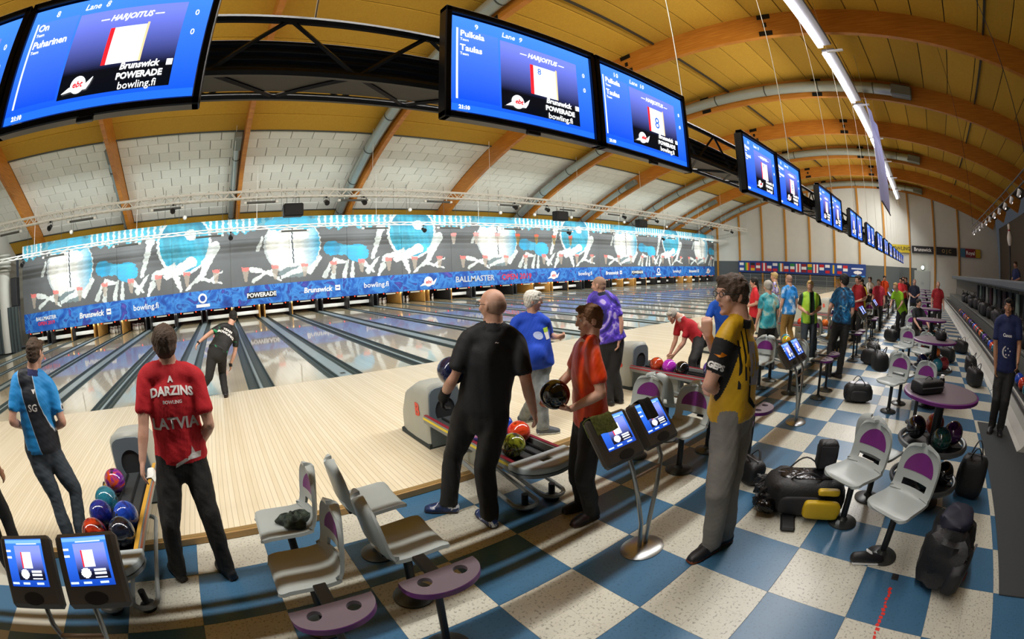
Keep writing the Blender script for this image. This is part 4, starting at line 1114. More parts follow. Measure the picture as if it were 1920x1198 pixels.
def person(label, J, skin='fair', shirt=None, trousers=None, shoes=None, sole=None, collar=None, hair=None, hairstyle='short', bulk=1.0, belly=0.0, voxel=.0075, sleeve=.62, shorts=False,
           hands=None, glove=None, glasses=False, group=None, name='person', longsleeve=None, hemdrop=.015, seed=1, tuck=1.0):
    J = {k: (V(v) if k in ('pelvis', 'neck', 'head', 'face', 'fwd') else [V(q) for q in v] if k in ('shoulder', 'elbow', 'wrist', 'hip', 'knee', 'ankle') else v) for k, v in J.items()}
    h = J['h']/1.8; gz = J['ground']; B = Body(); w = bulk*h
    up = V(0, 0, 1)
    ff = V(J['fwd']); fwd = V(ff.x, ff.y, 0).normalized()
    origin = V((J['ankle'][0].x+J['ankle'][1].x)/2, (J['ankle'][0].y+J['ankle'][1].y)/2, gz)
    pel, nk = J['pelvis'], J['neck']; ax = (nk-pel).normalized()
    ss = (J['shoulder'][1]-J['shoulder'][0]).normalized(); hs = (J['hip'][1]-J['hip'][0]).normalized()
    hs = (hs+ss*.6).normalized()
    bf = ax.cross(ss) if ax.cross(ss).dot(fwd) > 0 else -ax.cross(ss)
    # torso (shirt over it); rings from hem to collar
    sm = (J['shoulder'][0]+J['shoulder'][1])/2; sw = max(.15*h, (J['shoulder'][1]-J['shoulder'][0]).length/2)
    def tor(t): return lerp(pel, sm, t)
    hem = -hemdrop/max(.3, (sm-pel).length)
    B.limb([tor(hem), tor(.02), tor(.22), tor(.45), tor(.68), tor(.86), lerp(sm, nk, .15)],
           [(.212*w*tuck, .152*w*tuck), (.205*w*tuck, .148*w*tuck+.3*belly), (.19*w+.2*belly, .135*w+.7*belly), (.186*w+.2*belly, .133*w+belly*.8), (.19*w, .132*w+.2*belly), (.178*w, .114*w), (.10*w, .08*w)], 'shirt', side=ss, n=22, caps=(False, True))
    B.limb([J['shoulder'][0]+ss*.02-ax*.0, sm+ax*.018, J['shoulder'][1]-ss*.02], [(.056*w, .06*w), (.07*w, .078*w), (.056*w, .06*w)], 'shirt', side=ax, n=14)
    for q in (0, 1): B.limb([lerp(sm, nk, .75), lerp(nk, J['shoulder'][q], .55)+ax*.012, J['shoulder'][q]+ax*.004], [.052*w, .056*w, .058*w], 'shirt', side=bf, n=14)
    if belly: B.blob(tor(.28)+bf*.07, (.15*w, .12*w+belly, .17*h), 'shirt', frame(bf))
    # pelvis and trousers
    B.limb([lerp(J['hip'][0], J['hip'][1], .5)-ax*.06*h, pel-ax*.0, tor(.12)], [(.155*w, .12*w), (.172*w, .126*w), (.16*w, .116*w)], 'trousers', side=hs, n=20)
    for ik, k in enumerate('LR'):
        hp, kn, an = J['hip'][ik], J['knee'][ik], J['ankle'][ik]
        a = (an-hp); al = a.length; a.normalize(); mid = (hp+an)/2
        kn = kn-a*((kn-mid).dot(a)); off = kn-(hp+a*(kn-hp).dot(a))
        if off.length > .2: kn = kn-off*(1-.2/off.length)
        need = .435*h*2
        if al < need*.97:                                 # legs slightly bent: push the knee forward
            kn = kn+fwd*min(.12, .5*math.sqrt(max(0, need**2-al**2))*.35)
        if shorts:
            B.limb([hp+up*.03, lerp(hp, kn, .5), lerp(hp, kn, .95)], [.095*w, .09*w, .092*w], 'trousers')
            B.limb([lerp(hp, kn, .8), kn, lerp(kn, an, .35), lerp(kn, an, .8), an], [.062*w, .055*w, .056*w, .038*w, .036*w], 'skin')
        else:
            B.limb([hp+up*.03, lerp(hp, kn, .35), lerp(hp, kn, .75), kn, lerp(kn, an, .3), lerp(kn, an, .7), an-up*.02], [.1*w, .1*w, .088*w, .08*w, .078*w, .072*w, .07*w], 'trousers', n=16, caps=(True, False))
        tv = J['toe'][0 if k == 'L' else 1]; td = V(tv[0], tv[1], 0).normalized(); tr = V(td.y, -td.x, 0)
        ab = V(an.x, an.y, gz)
        lift = max(0.0, an.z-gz-.09)
        z0 = gz+lift
        B.limb([V(ab.x, ab.y, z0+.045)-td*.055*h, V(ab.x, ab.y, z0+.052), V(ab.x, ab.y, z0+.045)+td*.085*h, V(ab.x, ab.y, z0+.034)+td*.15*h, V(ab.x, ab.y, z0+.03)+td*.185*h],
               [(.042, .046), (.046, .054), (.052, .046), (.052, .036), (.04, .028)], 'shoes', side=tr, n=14)
        B.limb([V(ab.x, ab.y, z0+.012)-td*.07*h, V(ab.x, ab.y, z0+.012)+td*.05*h, V(ab.x, ab.y, z0+.012)+td*.13*h, V(ab.x, ab.y, z0+.012)+td*.2*h], [(.044, .013), (.048, .013), (.057, .013), (.042, .013)], 'sole', side=tr, n=14)
        B.limb([V(ab.x, ab.y, z0+.05), an+up*.02], [.042, .04], 'shoes', n=12)
    # arms
    hd = hands or {}
    for ik, k, sd in ((0, 'L', -1), (1, 'R', 1)):
        sh, el, wr = J['shoulder'][ik], J['elbow'][ik], J['wrist'][ik]
        B.limb([sh, lerp(sh, el, .3), lerp(sh, el, .75), el], [.052*w, .05*w, .043*w, .039*w], 'skin')
        B.limb([el, lerp(el, wr, .3), lerp(el, wr, .75), wr], [.04*w, .041*w, .031*w, .027*w], 'shirt' if longsleeve else 'skin')
        if longsleeve: B.limb([sh, el], [.07*w, .052*w], 'shirt')
        else: B.limb([sh, lerp(sh, el, .3), lerp(sh, el, sleeve*.8), lerp(sh, el, sleeve+.12)], [.062*w, .066*w, .064*w, .067*w], 'shirt', caps=(True, False))
        # hand: palm, four fingers, thumb
        spec = hd.get(k, {})
        dr = V(spec['dir']).normalized() if 'dir' in spec else (wr-el).normalized()
        pn = V(spec['palm']) if 'palm' in spec else -ss*sd*1.0+fwd*.2
        pn = (pn-dr*pn.dot(dr)).normalized(); ac = dr.cross(pn)*(sd)         # towards the thumb side
        curl = spec.get('curl', .5); tg = 'glove' if glove == k else 'skin'
        sc = h*.98
        B.limb([wr-dr*.01, wr+dr*.035*sc, wr+dr*.085*sc], [(.027*sc, .02*sc), (.038*sc, .019*sc), (.041*sc, .016*sc)], tg, side=ac, n=12)
        if glove == k: B.limb([lerp(el, wr, .62), wr+dr*.02], [.04*w, .043*w], 'glove')
        if voxel < .011:
            for i, (o, ln) in enumerate(((.030, .072), (.0105, .08), (-.0095, .074), (-.0285, .058))):
                p0 = wr+dr*.078*sc+ac*o*sc; a1 = curl*.8; d1 = dr*math.cos(a1)+pn*math.sin(a1); a2 = curl*1.9; d2 = dr*math.cos(a2)+pn*math.sin(a2)
                p1 = p0+d1*ln*.52*sc; p2 = p1+d2*ln*.5*sc
                B.limb([p0, p1, p2], [.0096*sc, .0092*sc, .0078*sc], tg, n=8)
            t0 = wr+dr*.025*sc+ac*.028*sc; t1 = t0+(dr*.6+ac*.7+pn*.25).normalized()*.042*sc; t2 = t1+(dr*.85+ac*.2+pn*.45*curl*2).normalized()*.034*sc
            B.limb([t0, t1, t2], [.0135*sc, .0112*sc, .0085*sc], tg, n=8)
        else:
            d2 = dr*math.cos(curl)+pn*math.sin(curl)
            B.limb([wr+dr*.075*sc, wr+dr*.08*sc+d2*.05*sc, wr+dr*.08*sc+d2*.075*sc], [(.038*sc, .014*sc), (.034*sc, .013*sc), (.026*sc, .011*sc)], tg, side=ac, n=10)
            B.limb([wr+dr*.03*sc+ac*.03*sc, wr+dr*.06*sc+ac*.055*sc, wr+dr*.085*sc+ac*.058*sc], [.014*sc, .012*sc, .01*sc], tg, n=8)
    # neck and head
    hc = J['head']; F = frame(J['face']); r_, f_, u_ = (F @ V(1, 0, 0)), (F @ V(0, 1, 0)), (F @ V(0, 0, 1))
    B.limb([sm+ax*.01, lerp(sm, nk, .8), lerp(nk, hc, .45)-f_*.012], [.075*h, .064*h, .06*h], 'skin', n=14)
    B.limb([lerp(sm, nk, .55), nk-ax*.005+bf*-.006], [(.083*h, .078*h), (.071*h, .068*h)], 'collar', side=ss, n=16, caps=(False, False))
    H = lambda a, b, c: hc+r_*a*h+f_*b*h+u_*c*h
    B.blob(H(0, -.012, .022), (.077*h, .096*h, .092*h), 'skin', F, 18, 14)
    B.limb([H(0, .018, -.0), H(0, .028, -.05), H(0, .036, -.092)], [(.066*h, .07*h), (.058*h, .06*h), (.034*h, .034*h)], 'skin', side=r_, n=14)
    B.blob(H(0, .068, -.101), (.022*h, .018*h, .017*h), 'skin', F, 10, 8)
    B.limb([H(0, .083, .02), H(0, .1, -.012), H(0, .103, -.024)], [.010*h, .0125*h, .0145*h], 'skin', n=8)
    B.blob(H(0, .082, .035), (.05*h, .014*h, .012*h), 'skin', F, 10, 8)
    B.blob(H(0, .0885, -.058), (.022*h, .0085*h, .0065*h), 'lip', F, 10, 6)
    for s in (-1, 1):
        B.blob(H(s*.078, -.008, -.006), (.011*h, .021*h, .033*h), 'skin', F @ Matrix.Rotation(s*.25, 3, 'Z'), 10, 8)
        B.blob(H(s*.045, .062, -.02), (.022*h, .02*h, .02*h), 'skin', F, 10, 8)
    # one continuous surface
    P = np.array([tuple(p) for p in B.v])-np.array(origin); P[:, 2] = np.maximum(P[:, 2], .001)
    src = bpy.data.meshes.new('body_source'); src.from_pydata(P.tolist(), [], B.f)
    bm = bmesh.new(); bm.from_mesh(src); bmesh.ops.recalc_face_normals(bm, faces=bm.faces); bm.to_mesh(src); bm.free()
    bvh = BVHTree.FromPolygons(P.tolist(), B.f)
    o = bpy.data.objects.new('bench', src); m = o.modifiers.new('r', 'REMESH'); m.mode = 'VOXEL'; m.voxel_size = voxel; m.adaptivity = 0
    m = o.modifiers.new('s', 'SMOOTH'); m.factor = .5; m.iterations = 5 if voxel < .011 else 2
    me = evaluated(o); me.name = 'person'
    n = len(me.polygons); cen = np.zeros(n*3); me.polygons.foreach_get('center', cen); cen = cen.reshape(-1, 3)
    tg = [B.t[bvh.find_nearest(c)[2]] for c in cen.tolist()]
    mats = {'skin': M_SKIN[skin], 'shirt': shirt, 'trousers': trousers, 'shoes': shoes or mat('black_shoe', '#16161a', .5), 'sole': sole or mat('shoe_sole', '#3a2a20', .6), 'collar': collar or shirt, 'glove': mat('black_glove', '#0b0b0c', .8), 'lip': mat('lips', '#b27a68', .5)}
    for q in TAGS: me.materials.append(mats[q])
    me.polygons.foreach_set('material_index', [TAGS.index(q) for q in tg]); me.polygons.foreach_set('use_smooth', [True]*n)
    # soft folds in the cloth
    nv = len(me.vertices); co = np.zeros(nv*3); me.vertices.foreach_get('co', co); co = co.reshape(-1, 3)
    no = np.zeros(nv*3); me.vertices.foreach_get('normal', no); no = no.reshape(-1, 3)
    wgt = np.zeros(nv)
    lv = np.zeros(len(me.loops), int); me.loops.foreach_get('vertex_index', lv)
    ls = np.zeros(n, int); me.polygons.foreach_get('loop_start', ls); lt = np.zeros(n, int); me.polygons.foreach_get('loop_total', lt)
    pt = np.repeat(np.array([1.0 if q == 'trousers' else .8 if q == 'shirt' else 0.0 for q in tg]), lt)
    wgt[lv] = pt
    ed = np.zeros(len(me.edges)*2, int); me.edges.foreach_get('vertices', ed); e0, e1 = ed[0::2], ed[1::2]
    clo = np.ones(nv, bool); clo[lv[pt == 0]] = False              # cloth only, not the hems against skin
    deg_ = np.bincount(e0, minlength=nv)+np.bincount(e1, minlength=nv)
    for _ in range(30 if voxel < .011 else 10):
        av = np.stack([np.bincount(e0, co[e1, c_], nv)+np.bincount(e1, co[e0, c_], nv) for c_ in range(3)], 1)/np.maximum(deg_, 1)[:, None]
        co[clo] = co[clo]*.4+av[clo]*.6
    fold = vnoise(co*np.array([1, 1, .55]), 12, seed)*.008+vnoise(co, 30, seed+9)*.003
    co += no*(fold*wgt)[:, None]; me.vertices.foreach_set('co', co.ravel()); me.update()
    root = obj(name, me, None, origin); tag(root, label, 'person', group)
    rel = lambda p: V(p)-origin
    # hair
    if hair is not None:
        hb = Body(); e = {'short': (.009, -.02), 'buzz': (.004, -.018), 'full': (.015, -.018), 'bald': (.0025, -.02), 'long': (.016, -.02)}[hairstyle]
        g = e[0]
        if hairstyle == 'bald':
            hb.blob(rel(H(0, -.032, -.002)), ((.0765+g)*h, (.079+g)*h, (.07+g)*h), 'h', F, 18, 12)
        else:
            hb.blob(rel(H(0, e[1], .032)), ((.077+g)*h, (.091+g)*h, (.086+g)*h), 'h', F, 20, 14)
            hb.blob(rel(H(0, -.045, -.015)), ((.066+g)*h, (.056+g)*h, (.062+g)*h), 'h', F, 16, 12)
            for s in (-1, 1): hb.blob(rel(H(s*.066, -.01, .005)), ((.012+g*.6)*h, .036*h, .04*h), 'h', F, 10, 8)
            if hairstyle in ('short', 'full'): hb.blob(rel(H(.01, .055, .088)), (.055*h, .04*h, (.018+g)*h), 'h', F, 12, 8)
            if hairstyle == 'long': hb.limb([rel(H(0, -.06, 0)), rel(H(0, -.09, -.1)), rel(H(0, -.085, -.22))], [(.075*h, .045*h), (.06*h, .04*h), (.03*h, .025*h)], 'h', side=r_)
        hs_ = bpy.data.meshes.new('hair_source'); hs_.from_pydata([tuple(p) for p in hb.v], [], hb.f)
        bm = bmesh.new(); bm.from_mesh(hs_); bmesh.ops.recalc_face_normals(bm, faces=bm.faces); bm.to_mesh(hs_); bm.free()
        ho = bpy.data.objects.new('bench', hs_); m = ho.modifiers.new('r', 'REMESH'); m.mode = 'VOXEL'; m.voxel_size = max(voxel*.8, .006)
        m = ho.modifiers.new('s', 'SMOOTH'); m.factor = .5; m.iterations = 2
        hm_ = evaluated(ho); hm_.name = 'hair'; nv = len(hm_.vertices); co = np.zeros(nv*3); hm_.vertices.foreach_get('co', co); co = co.reshape(-1, 3)
        no = np.zeros(nv*3); hm_.vertices.foreach_get('normal', no); no = no.reshape(-1, 3)
        amp = {'bald': .0006, 'buzz': .001}.get(hairstyle, .004)
        co += no*(vnoise(co, 55, seed)*amp+vnoise(co, 140, seed+3)*amp*.5)[:, None]; hm_.vertices.foreach_set('co', co.ravel())
        hm_.polygons.foreach_set('use_smooth', [True]*len(hm_.polygons)); hm_.materials.append(hair); hm_.update()
        obj('hair', hm_, root)
    if voxel < .011:
        for s in (-1, 1):
            MB().sphere(rel(H(s*.031, .0765, .012)), (.012*h, .009*h, .0075*h), 10, 8, F).build('eye', mat('eye_white', '#e8e4de', .3), root, smooth=True)
            MB().sphere(rel(H(s*.031, .084, .012)), (.0052*h, .003*h, .0052*h), 8, 6, F).build('iris', mat('iris_dark', '#2a221c', .3), root, smooth=True)
            MB().sphere(rel(H(s*.032, .086, .036)), (.019*h, .006*h, .004*h), 8, 6, F).build('eyebrow', hair or mat('brow', '#4a3a2a', .8), root, smooth=True)
    if glasses:
        b = MB()
        for s in (-1, 1):
            b.tube([rel(H(s*.034+.022*math.cos(a), .1, .01+.016*math.sin(a))) for a in np.linspace(0, 6.283, 13)[:-1]], .0022*h, 5, closed=True)
            b.tube([rel(H(s*.056, .098, .014)), rel(H(s*.085, .06, .014)), rel(H(s*.088, -.005, .012))], .0022*h, 5)
        b.tube([rel(H(-.012, .101, .014)), rel(H(.012, .101, .014))], .0022*h, 5)
        tag(b.build('glasses', mat('glasses_black', '#121214', .3), root), label='thin dark spectacles')
    return root
def decal(root, s, size, m, c, d, upv=(0, 0, 1), name='lettering', bold=.002, shear=0.0, arc=0.0, lift=.004, mesh=None):
    """lay lettering on a body: project it along d from outside onto the surface around point c (world)"""
    me0 = mesh if mesh is not None else text_mesh(s, size, m, 0.0, bold=bold, shear=shear)
    me = me0.copy(); bm = bmesh.new(); bm.from_mesh(me)
    bmesh.ops.triangulate(bm, faces=bm.faces); bmesh.ops.subdivide_edges(bm, edges=[e for e in bm.edges if e.calc_length() > .02], cuts=1); bm.to_mesh(me); bm.free()
    bd = root.data; nv = len(bd.vertices); co = np.zeros(nv*3); bd.vertices.foreach_get('co', co)
    key = root.name
    if key not in BVHC: BVHC[key] = BVHTree.FromPolygons(co.reshape(-1, 3).tolist(), [tuple(p.vertices) for p in bd.polygons])
    bvh = BVHC[key]; d = V(d).normalized(); u = V(upv)-d*V(upv).dot(d); u.normalize(); r = d.cross(u)
    c = V(c)-root.location; ok = True
    for v in me.vertices:
        x, y = v.co.x, v.co.y
        if arc: y -= arc*x*x
        p = c+r*x+u*y-d*.26
        hit = bvh.ray_cast(p, d, 1.2)
        q = hit[0]-d*lift if hit[0] is not None else c+r*x+u*y-d*.1
        v.co = q
    me.update()
    return obj(name, me, root)
BVHC = {}
PEOPLE = {
  'blue_left': {'pelvis': (-3.753, 0.646, 0.926), 'neck': (-3.69, 0.676, 1.551), 'head': (-3.643, 0.699, 1.669), 'shoulder': ((-3.858, 0.57, 1.489), (-3.548, 0.717, 1.404)), 'elbow': ((-3.938, 0.453, 1.205), (-3.462, 0.678, 1.101)), 'wrist': ((-3.945, 0.679, 1.101), (-3.654, 0.819, 1.025)), 'hip': ((-3.842, 0.588, 0.9), (-3.665, 0.671, 0.865)), 'knee': ((-3.746, 0.503, 0.563), (-3.539, 0.591, 0.521)), 'ankle': ((-3.73, 0.48, 0.15), (-3.61, 0.56, 0.15)), 'face': (0.25, 1, -0.25), 'fwd': (-0.05, 1, 0), 'toe': [(-0.1, 1), (0.1, 1)], 'ground': 0.06, 'h': 1.76},
  'latvia': {'pelvis': (-2.271, 0.071, 0.935), 'neck': (-2.229, 0.079, 1.539), 'head': (-2.241, 0.076, 1.672), 'shoulder': ((-2.42, 0.032, 1.492), (-2.039, 0.073, 1.439)), 'elbow': ((-2.477, -0.064, 1.19), (-2.0, -0.014, 1.13)), 'wrist': ((-2.531, -0.149, 0.989), (-2.087, 0.169, 0.97)), 'hip': ((-2.374, 0.039, 0.902), (-2.182, 0.064, 0.887)), 'knee': ((-2.451, -0.144, 0.569), (-2.148, -0.115, 0.526)), 'ankle': ((-2.59, -0.01, 0.09), (-2.17, -0.09, 0.09)), 'face': (-0.15, 1, -0.05), 'fwd': (-0.2, 1, 0), 'toe': [(-0.5, 1), (-0.45, 1)], 'ground': 0, 'h': 1.82},
  'bowler': {'pelvis': (-1.969, 5.45, 0.861), 'neck': (-1.659, 5.807, 1.276), 'head': (-1.59, 5.888, 1.402), 'shoulder': ((-1.87, 5.801, 1.251), (-1.56, 5.783, 1.089)), 'elbow': ((-2.094, 5.635, 1.171), (-1.627, 5.738, 0.774)), 'wrist': ((-2.341, 5.603, 1.032), (-1.75, 5.7, 0.543)), 'hip': ((-2.077, 5.442, 0.835), (-1.891, 5.439, 0.781)), 'knee': ((-2.117, 5.201, 0.481), (-1.96, 5.613, 0.394)), 'ankle': ((-2.51, 5.45, 0.15), (-1.93, 5.25, 0.15)), 'face': (0.1, 1, -0.2), 'fwd': (0.1, 1, -0.5), 'toe': [(0.1, 1), (0.05, 1)], 'ground': 0.06, 'h': 1.8},
  'black': {'pelvis': (-0.008, -0.234, 0.935), 'neck': (0.086, -0.293, 1.598), 'head': (0.077, -0.287, 1.731), 'shoulder': ((-0.089, -0.206, 1.498), (0.207, -0.416, 1.462)), 'elbow': ((-0.245, -0.205, 1.201), (0.2, -0.518, 1.146)), 'wrist': ((-0.212, 0.002, 1.041), (0.299, -0.469, 0.907)), 'hip': ((-0.105, -0.181, 0.921), (0.074, -0.304, 0.9)), 'knee': ((-0.138, -0.007, 0.514), (-0.054, -0.381, 0.597)), 'ankle': ((-0.24, 0.02, 0.09), (-0.08, -0.36, 0.09)), 'face': (-0.35, 1, -0.05), 'fwd': (-0.15, 1, 0), 'toe': [(-1, 0.75), (0.1, 1)], 'ground': 0, 'h': 1.86},
  'polo': {'pelvis': (1.56, 1.002, 0.857), 'neck': (1.534, 1.024, 1.46), 'head': (1.546, 1.014, 1.607), 'shoulder': ((1.631, 0.924, 1.365), (1.38, 1.131, 1.386)), 'elbow': ((1.799, 1.037, 1.166), (1.302, 1.141, 1.152)), 'wrist': ((1.721, 0.801, 1.187), (1.234, 1.001, 0.957)), 'hip': ((1.587, 0.967, 0.819), (1.516, 1.028, 0.821)), 'knee': ((1.478, 0.935, 0.496), (1.435, 0.997, 0.557)), 'ankle': ((1.49, 0.82, 0.15), (1.6, 1.32, 0.15)), 'face': (0.8, -0.65, -0.05), 'fwd': (0.15, -1, 0), 'toe': [(1, -0.6), (1, -0.5)], 'ground': 0.06, 'h': 1.76},
  'orange': {'pelvis': (0.605, -0.776, 0.859), 'neck': (0.608, -0.779, 1.495), 'head': (0.592, -0.763, 1.608), 'shoulder': ((0.5, -0.884, 1.394), (0.638, -0.639, 1.384)), 'elbow': ((0.483, -0.983, 1.124), (0.671, -0.486, 1.154)), 'wrist': ((0.35, -0.817, 1.005), (0.516, -0.409, 0.999)), 'hip': ((0.548, -0.851, 0.871), (0.632, -0.693, 0.82)), 'knee': ((0.442, -0.939, 0.577), (0.53, -0.789, 0.517)), 'ankle': ((0.57, -0.84, 0.09), (0.66, -0.67, 0.09)), 'face': (-1, 0.45, -0.1), 'fwd': (-1, 0.5, 0), 'toe': [(-1, 0.1), (-1, 0.3)], 'ground': 0, 'h': 1.72},
  'purple': {'pelvis': (3.041, 1.125, 0.964), 'neck': (2.946, 1.235, 1.631), 'head': (2.928, 1.256, 1.721), 'shoulder': ((2.848, 1.329, 1.529), (3.056, 1.089, 1.521)), 'elbow': ((2.879, 1.384, 1.246), (3.087, 0.99, 1.213)), 'wrist': ((2.934, 1.376, 0.997), (3.036, 0.983, 0.95)), 'hip': ((2.983, 1.175, 0.898), (3.086, 1.054, 0.898)), 'knee': ((2.942, 1.075, 0.498), (3.023, 0.986, 0.513)), 'ankle': ((2.88, 1.01, 0.15), (3.05, 0.98, 0.15)), 'face': (-0.4, 1, -0.1), 'fwd': (-0.1, 1, 0), 'toe': [(0, 1), (0.1, 1)], 'ground': 0.06, 'h': 1.8},
  'red_bend': {'pelvis': (4.794, 0.669, 0.826), 'neck': (4.609, 0.967, 1.171), 'head': (4.543, 1.074, 1.169), 'shoulder': ((4.649, 0.821, 1.057), (4.733, 1.064, 1.064)), 'elbow': ((4.567, 0.853, 0.744), (4.663, 1.075, 0.747)), 'wrist': ((4.456, 0.961, 0.558), (4.586, 1.12, 0.537)), 'hip': ((4.714, 0.622, 0.788), (4.86, 0.726, 0.777)), 'knee': ((4.409, 0.535, 0.498), (5.004, 0.812, 0.381)), 'ankle': ((4.29, 0.49, 0.15), (4.51, 0.53, 0.15)), 'face': (-1, -0.1, -0.7), 'fwd': (-1, 0, -0.6), 'toe': [(-1, 0), (-1, 0)], 'ground': 0.06, 'h': 1.8},
  'yellow': {'pelvis': (0.911, -1.796, 1.049), 'neck': (0.918, -1.812, 1.685), 'head': (0.893, -1.754, 1.815), 'shoulder': ((0.748, -1.795, 1.575), (1.089, -1.797, 1.577)), 'elbow': ((0.635, -1.745, 1.283), (1.077, -1.579, 1.355)), 'wrist': ((0.885, -1.713, 1.178), (0.881, -1.588, 1.546)), 'hip': ((0.804, -1.808, 1.051), (1.006, -1.814, 1.004)), 'knee': ((0.661, -1.88, 0.715), (0.839, -1.872, 0.634)), 'ankle': ((0.79, -1.85, 0.09), (0.95, -1.87, 0.09)), 'face': (-1, 0.55, -0.03), 'fwd': (-0.85, 0.55, 0), 'toe': [(-1, 0.25), (-1, 0.45)], 'ground': 0, 'h': 1.93},
  'navy': {'pelvis': (5.093, -4.613, 0.857), 'neck': (5.101, -4.577, 1.559), 'head': (5.1, -4.578, 1.671), 'shoulder': ((5.046, -4.77, 1.49), (5.129, -4.391, 1.461)), 'elbow': ((5.001, -4.81, 1.201), (5.093, -4.382, 1.15)), 'wrist': ((4.846, -4.776, 1.001), (5.04, -4.418, 0.877)), 'hip': ((5.064, -4.714, 0.836), (5.104, -4.522, 0.81)), 'knee': ((4.984, -4.684, 0.454), (5.023, -4.526, 0.457)), 'ankle': ((4.97, -4.7, 0.09), (5.04, -4.54, 0.09)), 'face': (-0.95, 0.3, 0), 'fwd': (-1, 0.25, 0), 'toe': [(-1, 0.1), (-1, 0.35)], 'ground': 0, 'h': 1.8},
  'jersey': {'pelvis': (7.132, -1.329, 1.03), 'neck': (7.136, -1.351, 1.668), 'head': (7.138, -1.361, 1.787), 'shoulder': ((7.101, -1.21, 1.552), (7.158, -1.523, 1.539)), 'elbow': ((7.056, -1.1, 1.289), (7.136, -1.562, 1.217)), 'wrist': ((7.221, -1.025, 1.1), (7.298, -1.449, 1.045)), 'hip': ((7.112, -1.254, 0.986), (7.145, -1.422, 0.997)), 'knee': ((7.02, -1.166, 0.546), (7.072, -1.41, 0.563)), 'ankle': ((6.9, -1.18, 0.09), (6.89, -1.41, 0.09)), 'face': (0.6, 0.8, -0.1), 'fwd': (0.7, 0.7, 0), 'toe': [(0.5, 1), (0.6, 1)], 'ground': 0, 'h': 1.85},
}
HAIR = {'brown': mat('hair_brown', '#4a3829', .7, bump=.6, bscale=120, var=.25, vscale=40), 'dark': mat('hair_dark', '#191512', .7, bump=.6, bscale=120, var=.2, vscale=40), 'grey': mat('hair_grey', '#a9a49a', .7, bump=.5, bscale=120, var=.2, vscale=40),
        'white': mat('hair_white', '#d9d6cc', .7, bump=.5, bscale=120, var=.12, vscale=40), 'stubble': mat('hair_stubble', '#a07f6c', .8, var=.15, vscale=40), 'ginger': mat('hair_ginger', '#6b4524', .7, bump=.6, bscale=120, var=.25, vscale=40), 'blond': mat('hair_blond', '#b59a62', .7, bump=.5, bscale=120, var=.25, vscale=40)}
M_BLKT = mat('black_trousers', '#1b1a19', .8, bump=.2, bscale=90, var=.12, vscale=6)
M_GRYT = mat('grey_trousers', '#77746f', .8, bump=.2, bscale=120, var=.1, vscale=8)
M_SLT = mat('slate_trousers', '#39424a', .8, bump=.2, bscale=120, var=.12, vscale=6)
def cloth(nm, c, **k): return mat('cloth_'+nm, c, k.pop('rough', .8), bump=.15, bscale=80, var=.14, vscale=5, **k)
P = PEOPLE
# red jersey, lettered back
latvia = person('player in red lettered jersey and black trousers, back turned, beside the ball rack', P['latvia'], shirt=cloth('red', '#bf1522'), trousers=M_BLKT, hair=HAIR['brown'], hairstyle='full', seed=3, hands={'R': {'dir': (-.5, .3, -.8)}})
M_WDEC = mat('white_jersey_print', '#e9e6e2', .6)
fw = V(P['latvia']['fwd']).normalized()
def torso_pt(k, t, side=0.0, out=.0):
    J = P[k]; sm = (V(J['shoulder'][0])+V(J['shoulder'][1]))/2; ss = (V(J['shoulder'][1])-V(J['shoulder'][0])).normalized()
    return V(J['pelvis']).lerp(sm, t)+ss*side
def updir(k): J = P[k]; return ((V(J['shoulder'][0])+V(J['shoulder'][1]))/2-V(J['pelvis'])).normalized()
def backdir(k):
    J = P[k]; ss = (V(J['shoulder'][1])-V(J['shoulder'][0])).normalized(); d = updir(k).cross(ss)
    return d if d.dot(V(J['fwd'])) > 0 else -d
u = updir('latvia'); bd = backdir('latvia')
decal(latvia, 'DARZINS', .075, M_WDEC, torso_pt('latvia', .87), bd, u, bold=.003, arc=.9)
decal(latvia, 'BOWLING', .03, M_WDEC, torso_pt('latvia', .74), bd, u, bold=.001)
decal(latvia, 'LATVIA', .105, mat('silver_jersey_print', '#b9b4b0', .5), torso_pt('latvia', .48), bd, u, bold=.003, arc=.5)
decal(latvia, 'A', .05, M_WDEC, torso_pt('latvia', 1.0), bd, u, bold=.003)
st = MB().prism([(-.05, -.01), (-.015, .02), (-.005, .07), (.015, .02), (.06, .015), (.05, -.02), (-.05, -.02)], 0, .0005).mesh('star', M_WDEC)
decal(latvia, '', 1, M_WDEC, torso_pt('latvia', .06, .10), bd, u, mesh=st, name='white_flash')
st2 = MB().prism([(-.07, -.03), (.06, .02), (.05, .045), (-.06, .0)], 0, .0005).mesh('flash', M_WDEC)
decal(latvia, '', 1, M_WDEC, torso_pt('latvia', -.02, .02), bd, u, mesh=st2, name='white_flash')
# blue and black jersey
M_BJ = ramp_mat('cloth_blue_black', [(.36, '#1f8fd8'), (.5, '#2b9ae0'), (.54, '#dfe8f0'), (.57, '#12151c'), (.8, '#20242c')], 'wave', .55, .6, 2, 3.0, mapping=((0, .5, 0), (2.2, 1, .6)))
bl_ = person('player in bright blue and black jersey with slate trousers standing on the approach', P['blue_left'], shirt=M_BJ, collar=cloth('indigo', '#2c3060'), trousers=M_SLT, hair=HAIR['brown'], hairstyle='short', seed=5, hands={'L': {'curl': .9}, 'R': {'curl': .9}})
u = updir('blue_left'); bd = backdir('blue_left')
decal(bl_, 'SG', .08, M_WDEC, torso_pt('blue_left', .66, -.03), bd, u); decal(bl_, 'v', .05, M_WDEC, torso_pt('blue_left', .92), bd, u, bold=.006)
